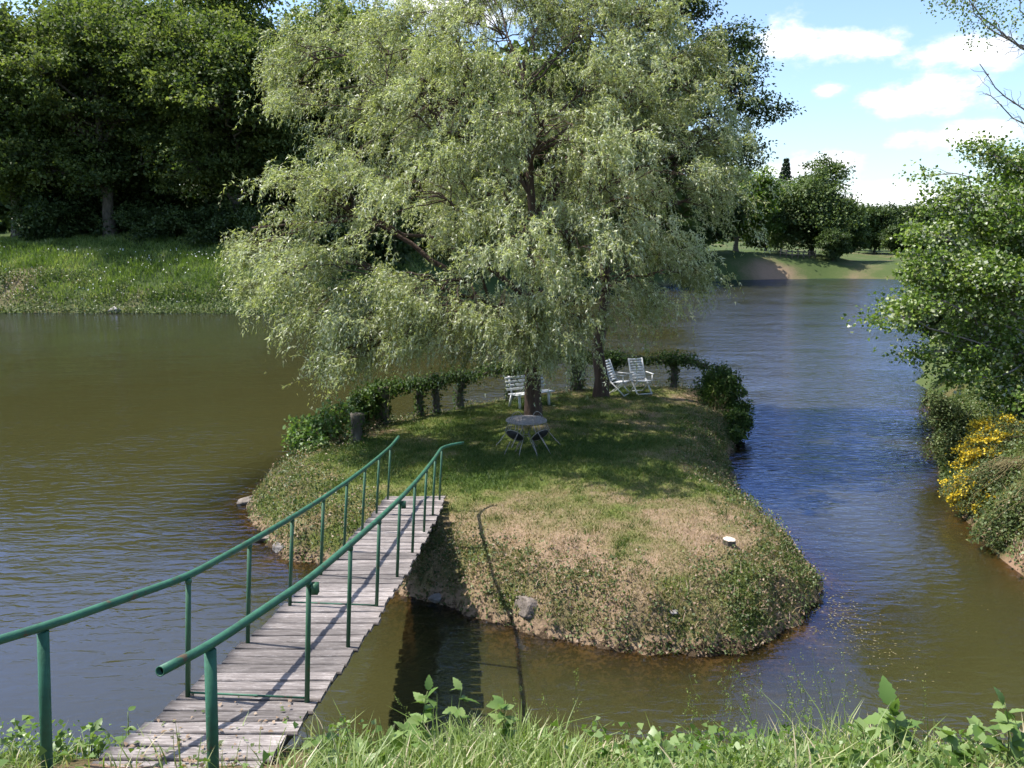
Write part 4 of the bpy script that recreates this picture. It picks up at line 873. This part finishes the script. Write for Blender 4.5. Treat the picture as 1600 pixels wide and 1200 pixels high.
rng = np.random.default_rng(200)
# island lawn
n = 330000; x = rng.uniform(-6.2, 7.6, n); y = 10.2 + 17.6 * rng.random(n) ** 1.5; z, d = island_z(x, y)
dens = np.clip(.45 + .9 * fbm(x * 1.5, y * 1.5, 44), 0, 1)
k = (d > .12) & (rng.random(n) < dens); x, y, z, d = x[k], y[k], z[k], d[k]; n = len(x)
dr = dryness(x, y, d); T = np.clip(dr + rng.normal(0, .2, n), 0, 1); L = (.022 + .035 * rng.random(n)) * (1 + .8 * (dr < .3))
V, F, T = blades(np.stack([x, y, z - .005], -1), L, .010 + .008 * rng.random(n), T, rng, 1.3)
tag(obj('lawn_grass', mesh('lawn_grass', V, F, M['blade'], T)), 'short patchy lawn, green and straw coloured, on the island', 'grass', None, 'stuff')
# weeds and ivy on the island's slopes
n = 230000; x = rng.uniform(-6.4, 7.8, n); y = 10.0 + 17.8 * rng.random(n) ** 1.3; z, d = island_z(x, y)
cl = fbm(x * 1.6, y * 1.6, 52, 3); cl2 = fbm(x * 5, y * 5, 53, 2)
lim = np.where(y < 13.6, 1.25, .9) + np.where(x < -2.6, .9, 0); lim = np.where((x > 3) & (y > 14), 1.3, lim)
pr = sstep(lim * 1.25, lim * .3, d) * sstep(.24, .52, cl * .7 + cl2 * .3 + .12 * (x < -2.6) + .10 * ((x > 3.8) & (y > 15))); pr = np.maximum(pr, .75 * sstep(.4, .1, d)); q_ = surf(838, 945); pr = pr * (1 - .9 * np.exp(-(((x - q_[0]) / .42) ** 2 + ((y - q_[1] + .1) / .3) ** 2))); k = (d > -.04) & (rng.random(n) < pr); x, y, z, d = x[k], y[k], z[k], d[k]; n = len(x)
hgt = rng.random(n) ** 1.3 * (.05 + .24 * sstep(.42, .7, fbm(x * 3, y * 3, 55)))
ls = (.024 + .036 * rng.random(n)); T = np.clip(.42 + (fbm(x * 2, y * 2, 57) - .5) * 1.2 + rng.normal(0, .18, n), 0, .95); T = np.where(rng.random(n) < .18, 1, T)
V, F, T = leaves(np.stack([x, y, z + hgt], -1), rng.normal(size=(n, 3)) + np.array([0, -.2, .1]), rng.normal(size=(n, 3)) * .55 + np.array([0, -.25, .8]), ls, ls * .75, T)
tag(obj('bank_weeds', mesh('bank_weeds', V, F, M['weed'], T)), 'low leafy weeds and ivy covering the island\'s banks', 'weeds', None, 'stuff')
# tufts and dry stalks hanging over the shoreline
n = 60000; x = rng.uniform(-6.4, 7.8, n); y = rng.uniform(10, 28, n); z, d = island_z(x, y); k = (d > -.05) & (d < 1.0) & (rng.random(n) < .25 + sstep(.45, .6, fbm(x * 2.2, y * 2.2, 61))); x, y, z = x[k], y[k], z[k]; n = len(x)
V, F, T = blades(np.stack([x, y, z], -1), .06 + .16 * rng.random(n), .007 + .006 * rng.random(n), np.clip(rng.normal(.55, .3, n), 0, 1), rng, 1.4, 2)
tag(obj('shore_grass', mesh('shore_grass', V, F, M['blade'], T)), 'ragged grass tufts along the island\'s shoreline', 'grass', None, 'stuff')
# foreground grass on the near bank
n = 42000; x = rng.uniform(-5.0, 5.6, n); y = rng.uniform(3.2, 6.3, n); z, d = land_z(x, y)
den = np.clip(.35 + 1.1 * fbm(x * 1.8, y * 1.8, 71, 3), 0, 1) * np.where((x > -3.05) & (x < -1.32), 0.03 + .25 * (rng.random(n) < .1), 1) * np.where((x > 3.0) & (y < 5.2), .55, 1)
k = (d < -.1) & (rng.random(n) < den); x, y, z = x[k], y[k], z[k]; n = len(x)
hg = fbm(x * 1.3, y * 1.3, 73); L = (.08 + .28 * rng.random(n) ** 1.6) * (.45 + hg) * np.where(x < -3, .5, 1); L = np.where(rng.random(n) < .04, L * 1.5, L)
T = np.clip(rng.normal(.58, .22, n), 0, .9); T = np.where(rng.random(n) < .08 + .45 * ((x > 3.0) & (y < 5.3)), 1, T)
V, F, T = blades(np.stack([x, y, z - .02], -1), L, .006 + .006 * rng.random(n), T, rng, 1.1, 3)
tag(obj('foreground_grass', mesh('foreground_grass', V, F, M['grass'], T)), 'tall green grass on the near bank along the bottom edge', 'grass', None, 'stuff')
n = 26000; x = rng.uniform(-5, 5.6, n); y = rng.uniform(3.4, 6.2, n); z, d = land_z(x, y); den = sstep(.42, .62, fbm(x * 1.5, y * 1.5, 75, 3)) * np.where((x > -3.05) & (x < -1.3), .10, 1) + .6 * ((x < -2.95) & (x > -3.9) & (y > 4.8)); k = (d < -.1) & (rng.random(n) < den); x, y, z = x[k], y[k], z[k]; n = len(x)
ls = .022 + .05 * rng.random(n) ** 1.5; V, F, T = leaves(np.stack([x, y, z + .01 + .30 * rng.random(n) ** 1.4], -1), rng.normal(size=(n, 3)), rng.normal(size=(n, 3)) * .5 + np.array([0, 0, .9]), ls, ls * .8, np.clip(rng.normal(.5, .22, n), 0, 1))
tag(obj('foreground_weeds', mesh('foreground_weeds', V, F, M['bramble'], T)), 'small leafy weeds low in the grass of the near bank', 'weeds', None, 'stuff')
# seeding grass stalks
r = np.random.default_rng(210); ns = 34; xs_ = np.concatenate([r.uniform(1.2, 2.5, 26), r.uniform(-1, 3.6, 8)]); ys_ = r.uniform(5.0, 5.7, ns); zs_, _ = land_z(xs_, ys_)
S = np.stack([xs_, ys_, zs_], -1); E_ = S + np.stack([r.normal(0, .12, ns), r.normal(.05, .1, ns), r.uniform(.4, .85, ns)], -1); SPp = limb_paths(r, S, E_, 8, .0, .012)
V, F = tubes(SPp, np.full((ns, 1), .0022) * np.linspace(1, .6, 8)[None], 3); so_ = obj('seeding_grass', mesh('seeding_grass', V, F, M['stem'])); tag(so_, 'thin seeding grass stalks rising in front of the water at lower right', 'grass', None, 'stuff')
m = 46; t = .45 + .55 * r.random(ns * m); k = np.minimum((t * 7).astype(int), 6); si = np.repeat(np.arange(ns), m); fr = (t * 7 - k)[:, None]; Q = SPp[si, k] * (1 - fr) + SPp[si, k + 1] * fr
cl = r.normal(size=(ns, 9, 3)) * np.array([.035, .035, .015]); Q = Q + cl[si, (t * 9 / 1.01).astype(int)] + r.normal(size=(ns * m, 3)) * .006
V, F, T = leaves(Q, r.normal(size=(ns * m, 3)) + np.array([0, 0, .5]), r.normal(size=(ns * m, 3)), .014, .008, r.random(ns * m) * .6 + .3); obj('seed_heads', mesh('seed_heads', V, F, M['grass'], T), so_)
# right bank cover
n = 40000; x = rng.uniform(8.8, 17, n); y = rng.uniform(10.5, 26, n); z, d = land_z(x, y); k = (d < -.03) & (d > -4); x, y, z, d = x[k], y[k], z[k], d[k]; n = len(x); dryv = sstep(-1.2, -.2, d) * sstep(16.5, 13.5, y)
V, F, T = blades(np.stack([x, y, z], -1), .06 + .2 * rng.random(n), .008 + .01 * rng.random(n), np.clip(.35 + .5 * dryv + rng.normal(0, .2, n), 0, 1), rng, 1.3, 2)
tag(obj('right_bank_grass', mesh('right_bank_grass', V, F, M['blade'], T)), 'rough grass on the right bank under the broom', 'grass', None, 'stuff')
n = 34000; x = rng.uniform(8.8, 16, n); y = rng.uniform(11, 24, n); z, d = land_z(x, y); k = (d < .05) & (d > -2.5) & (rng.random(n) < np.maximum(sstep(.4, .6, fbm(x, y, 91)), .9 * (d > -.8))); x, y, z = x[k], y[k], z[k]; n = len(x); ls = .05 + .04 * rng.random(n)
V, F, T = leaves(np.stack([x, y, z + .3 * rng.random(n)], -1), rng.normal(size=(n, 3)), rng.normal(size=(n, 3)) * .5 + np.array([-.3, -.2, .7]), ls, ls * .7, np.clip(rng.normal(.5, .2, n), 0, .95))
tag(obj('right_bank_weeds', mesh('right_bank_weeds', V, F, M['weed'], T)), 'leafy weeds trailing to the water on the right bank', 'weeds', None, 'stuff')
# left far bank grass
n = 90000; x = rng.uniform(-54, -8, n); y = rng.uniform(61.5, 78, n); z, d = land_z(x, y); hgt = fbm(x * .8, y * .8, 95); k = (d < 0) & (rng.random(n) < .35 + hgt) & (rng.random(n) > .85 * np.exp(-((x + 41) ** 2 / 4 + (y - 65) ** 2 / 2.5))); x, y, z, hgt = x[k], y[k], z[k], hgt[k]; n = len(x)
V, F, T = blades(np.stack([x, y, z], -1), (.15 + .4 * rng.random(n)) * (.4 + hgt), .05 + .06 * rng.random(n), np.clip(.45 + (fbm(x * .5, y * .9, 97) - .5) * 1.3 + rng.normal(0, .15, n), 0, .92), rng, .8)
tag(obj('left_bank_grass', mesh('left_bank_grass', V, F, M['grass'], T)), 'long lush grass on the far left bank', 'grass', None, 'stuff')
n = 420; x = rng.uniform(-46, -20, n); y = rng.uniform(63, 70, n); k = fbm(x * .5, y * .7, 99) > .5; x, y = x[k], y[k]; z, d = land_z(x, y); n = len(x)
V, F, T = leaves(np.stack([x, y, z + .35 + .3 * rng.random(n)], -1), rng.normal(size=(n, 3)), rng.normal(size=(n, 3)) + np.array([0, -1, 1]), .13, .11, rng.random(n))
tag(obj('white_flowers', mesh('white_flowers', V, F, M['whiteflower'], T)), 'scattered white flowers in the grass of the far left bank', 'flowers', None, 'stuff')
n = 24000; x = rng.uniform(-52, -6, n); y = rng.uniform(61.4, 66, n); z, d = land_z(x, y); z = np.maximum(z, 0.); k = (d < 1.1) & (rng.random(n) < np.maximum(sstep(.42, .6, fbm(x * .6, y * .9, 103)), .9 * (d > -1.1))); x, y, z = x[k], y[k], z[k]; n = len(x)
V, F, T = leaves(np.stack([x, y, z + .5 * rng.random(n)], -1), rng.normal(size=(n, 3)), rng.normal(size=(n, 3)) * .6 + np.array([0, -.3, .6]), .16, .11, np.clip(rng.normal(.4, .25, n), 0, 1))
tag(obj('left_bank_weeds', mesh('left_bank_weeds', V, F, M['weed'], T)), 'bushy weeds along the waterline of the far left bank', 'weeds', None, 'stuff')
# floating bits
n = 480; x = np.concatenate([5.1 + rng.normal(0, .35, 420), rng.uniform(4.5, 9, 60)]); y = np.concatenate([11.5 + rng.normal(0, .8, 420), rng.uniform(9, 20, 60)]); z1, d1 = land_z(x, y); z2, d2 = island_z(x, y); k = (z1 < -.02) & (z2 < -.02); x, y = x[k], y[k]; n = len(x)
V, F, T = leaves(np.stack([x, y, np.full(n, .006)], -1), rng.normal(size=(n, 3)) * np.array([1, 1, 0]), np.tile([0, 0, 1.], (n, 1)), .02 + .035 * rng.random(n), .012 + .016 * rng.random(n), rng.random(n), 0, 0)
tag(obj('pondweed', mesh('pondweed', V, F, M['debris'], T)), 'floating pondweed and leaf bits off the island\'s front right corner', 'pondweed', None, 'stuff')

# longer tufts scattered in the lawn
nt_ = 420; tx = rng.uniform(-5.5, 6.5, nt_); ty = rng.uniform(11, 24, nt_); m = 34; ti = np.repeat(np.arange(nt_), m); x = tx[ti] + rng.normal(0, .07, nt_ * m); y = ty[ti] + rng.normal(0, .07, nt_ * m); z, d = island_z(x, y); k = d > .2; x, y, z, ti = x[k], y[k], z[k], ti[k]; n = len(x)
V, F, T = blades(np.stack([x, y, z], -1), (.04 + .08 * rng.random(n)), .008 + .008 * rng.random(n), np.clip(rng.normal(.25, .2, nt_)[ti] + rng.normal(0, .12, n), 0, 1), rng, 1.2, 1)
tag(obj('lawn_tufts', mesh('lawn_tufts', V, F, M['blade'], T)), 'longer green tufts scattered over the island lawn', 'grass', None, 'stuff')
# dead leaves and earth on the near end of the deck
n = 150; y = 4.6 + 1.1 * rng.random(n) ** 2.2; xr_, z_ = deck(y); x = xr_ - WID * rng.random(n) * 1.05; V, F, T = leaves(np.stack([x, y, z_ + .012], -1), rng.normal(size=(n, 3)) * np.array([1, 1, .15]), np.tile([0, 0, 1.], (n, 1)) + rng.normal(size=(n, 3)) * .3, .02 + .035 * rng.random(n), .014 + .02 * rng.random(n), np.where(rng.random(n) < .35, .5, 1.))
tag(obj('deck_litter', mesh('deck_litter', V, F, M['weed'], T)), 'dead leaves and small weeds on the near end of the bridge deck', 'litter', None, 'stuff')

# ------------------------------------------------------------------ bramble shoots in the foreground
def leaf_mesh(seed):
    r = np.random.default_rng(seed); n = 11; t = np.linspace(0, 1, n); w = .29 * np.sin(np.pi * t ** .72) ** .9 * (1 + .13 * np.array([0, 1, -1, 1, -1, 1, -1, 1, -1, 1, 0])); zc = -.22 * t ** 2 + .03
    V = np.concatenate([np.c_[t, 0 * t, zc], np.c_[t - .03, w, zc + .16 * w], np.c_[t - .03, -w, zc + .16 * w]])
    F = np.array([[i, i + 1, n + i + 1, n + i] for i in range(n - 1)] + [[i + 1, i, 2 * n + i, 2 * n + i + 1] for i in range(n - 1)])
    return mesh('leaf', V, F, M['bramble'], np.full(len(V), .25 + .65 * r.random()), True)
LM = [leaf_mesh(s) for s in range(6)]
def bramble(px, py_top, w, h, nleaf, lab, seed, size=.10):
    r = np.random.default_rng(seed); tp = U(px, py_top, w); zb = gz(tp[0], tp[1]); h = max(h, tp[2] - zb)
    b = np.array([tp[0] + r.normal(0, .05), tp[1] - .05, tp[2] - h]); root = empty('bramble_shoot', b, lab, 'bramble', 'bramble shoots on the near bank')
    pth = bez([0, 0, -.05], [r.normal(0, .05), r.normal(0, .05), h * .6], tp - b, 10); V, F = tube1(pth, np.linspace(.006, .003, 10), 6); obj('stem', mesh('stem', V, F, M['stem'], None, True), root)
    i = 0; nleaf = int(nleaf * 1.7)
    while i < nleaf:
        t = .25 + .75 * (i / max(nleaf - 1, 1)); p = np.array([np.interp(t, np.linspace(0, 1, 10), pth[:, q]) for q in range(3)]); a = i * .83 + r.random() * .5
        s = size * 1.45 * (1.15 - .5 * t) * (.8 + .4 * r.random())
        st = np.array([math.cos(a), math.sin(a), .2]) * s * .12; q = p + st
        for da, sc in ((0, 1.0), (1.05, .78), (-1.05, .78)):
            if i >= nleaf: break
            o = obj('leaf', LM[r.integers(6)], root, q); o.rotation_euler = (r.normal(0, .4), -.25 + r.normal(0, .4) - .5 * (t > .9), a + da); k = s * sc; o.scale = (k, k, k); i += 1
for k, (px, py, w, h, nl, lab, sz) in enumerate([
        (668, 1080, 5.35, .55, 15, 'tall bramble shoot with pale serrated leaves, left of the middle pair', .13), (722, 1074, 5.5, .55, 12, 'tallest thin bramble shoot with a small leaf tuft on top', .11), (790, 1094, 5.45, .5, 18, 'bushy bramble shoot right of the tallest shoot', .12),
        (640, 1130, 5.2, .4, 9, 'low bramble plant with broad leaves left of the tall shoots', .14), (608, 1160, 5.1, .3, 6, 'small two-leaved bramble sprout near the water gap', .13), (490, 1150, 5.3, .3, 9, 'pale bramble sprout beside the plank deck', .11),
        (515, 1160, 5.25, .3, 6, 'leafy sprout between the deck and the dark water', .12), (560, 1178, 5.1, .25, 6, 'single broad-leaved sprout at the bottom edge left of centre', .13), (1390, 1105, 5.2, .5, 15, 'large-leaved bramble plant at the lower right', .17), (1350, 1135, 5.1, .4, 9, 'broad-leaved plant left of the large-leaved bramble', .16),
        (1420, 1120, 5.25, .4, 9, 'fresh green bramble tip right of the large-leaved bramble', .13), (1570, 1098, 5.3, .5, 12, 'bramble shoot at the lower right edge of the picture', .13), (1530, 1125, 5.2, .4, 9, 'light green bramble shoot near the straw patch', .12), (1480, 1140, 5.2, .35, 9, 'short bramble between the large-leaved one and the straw', .12),
        (850, 1135, 5.3, .35, 9, 'low bramble in the grass below the bushy shoot', .11), (1020, 1150, 5.2, .3, 9, 'low bramble in the grass below the island\'s front', .11), (105, 1150, 5.6, .3, 9, 'low green bramble by the left handrail post', .10), (150, 1130, 5.75, .3, 9, 'ivy-like bramble at the left edge of the deck', .09), (200, 1112, 5.9, .25, 6, 'small bramble sprig touching the deck\'s left edge', .09)]):
    bramble(px, py, w, h, nl, lab, 300 + k, sz)
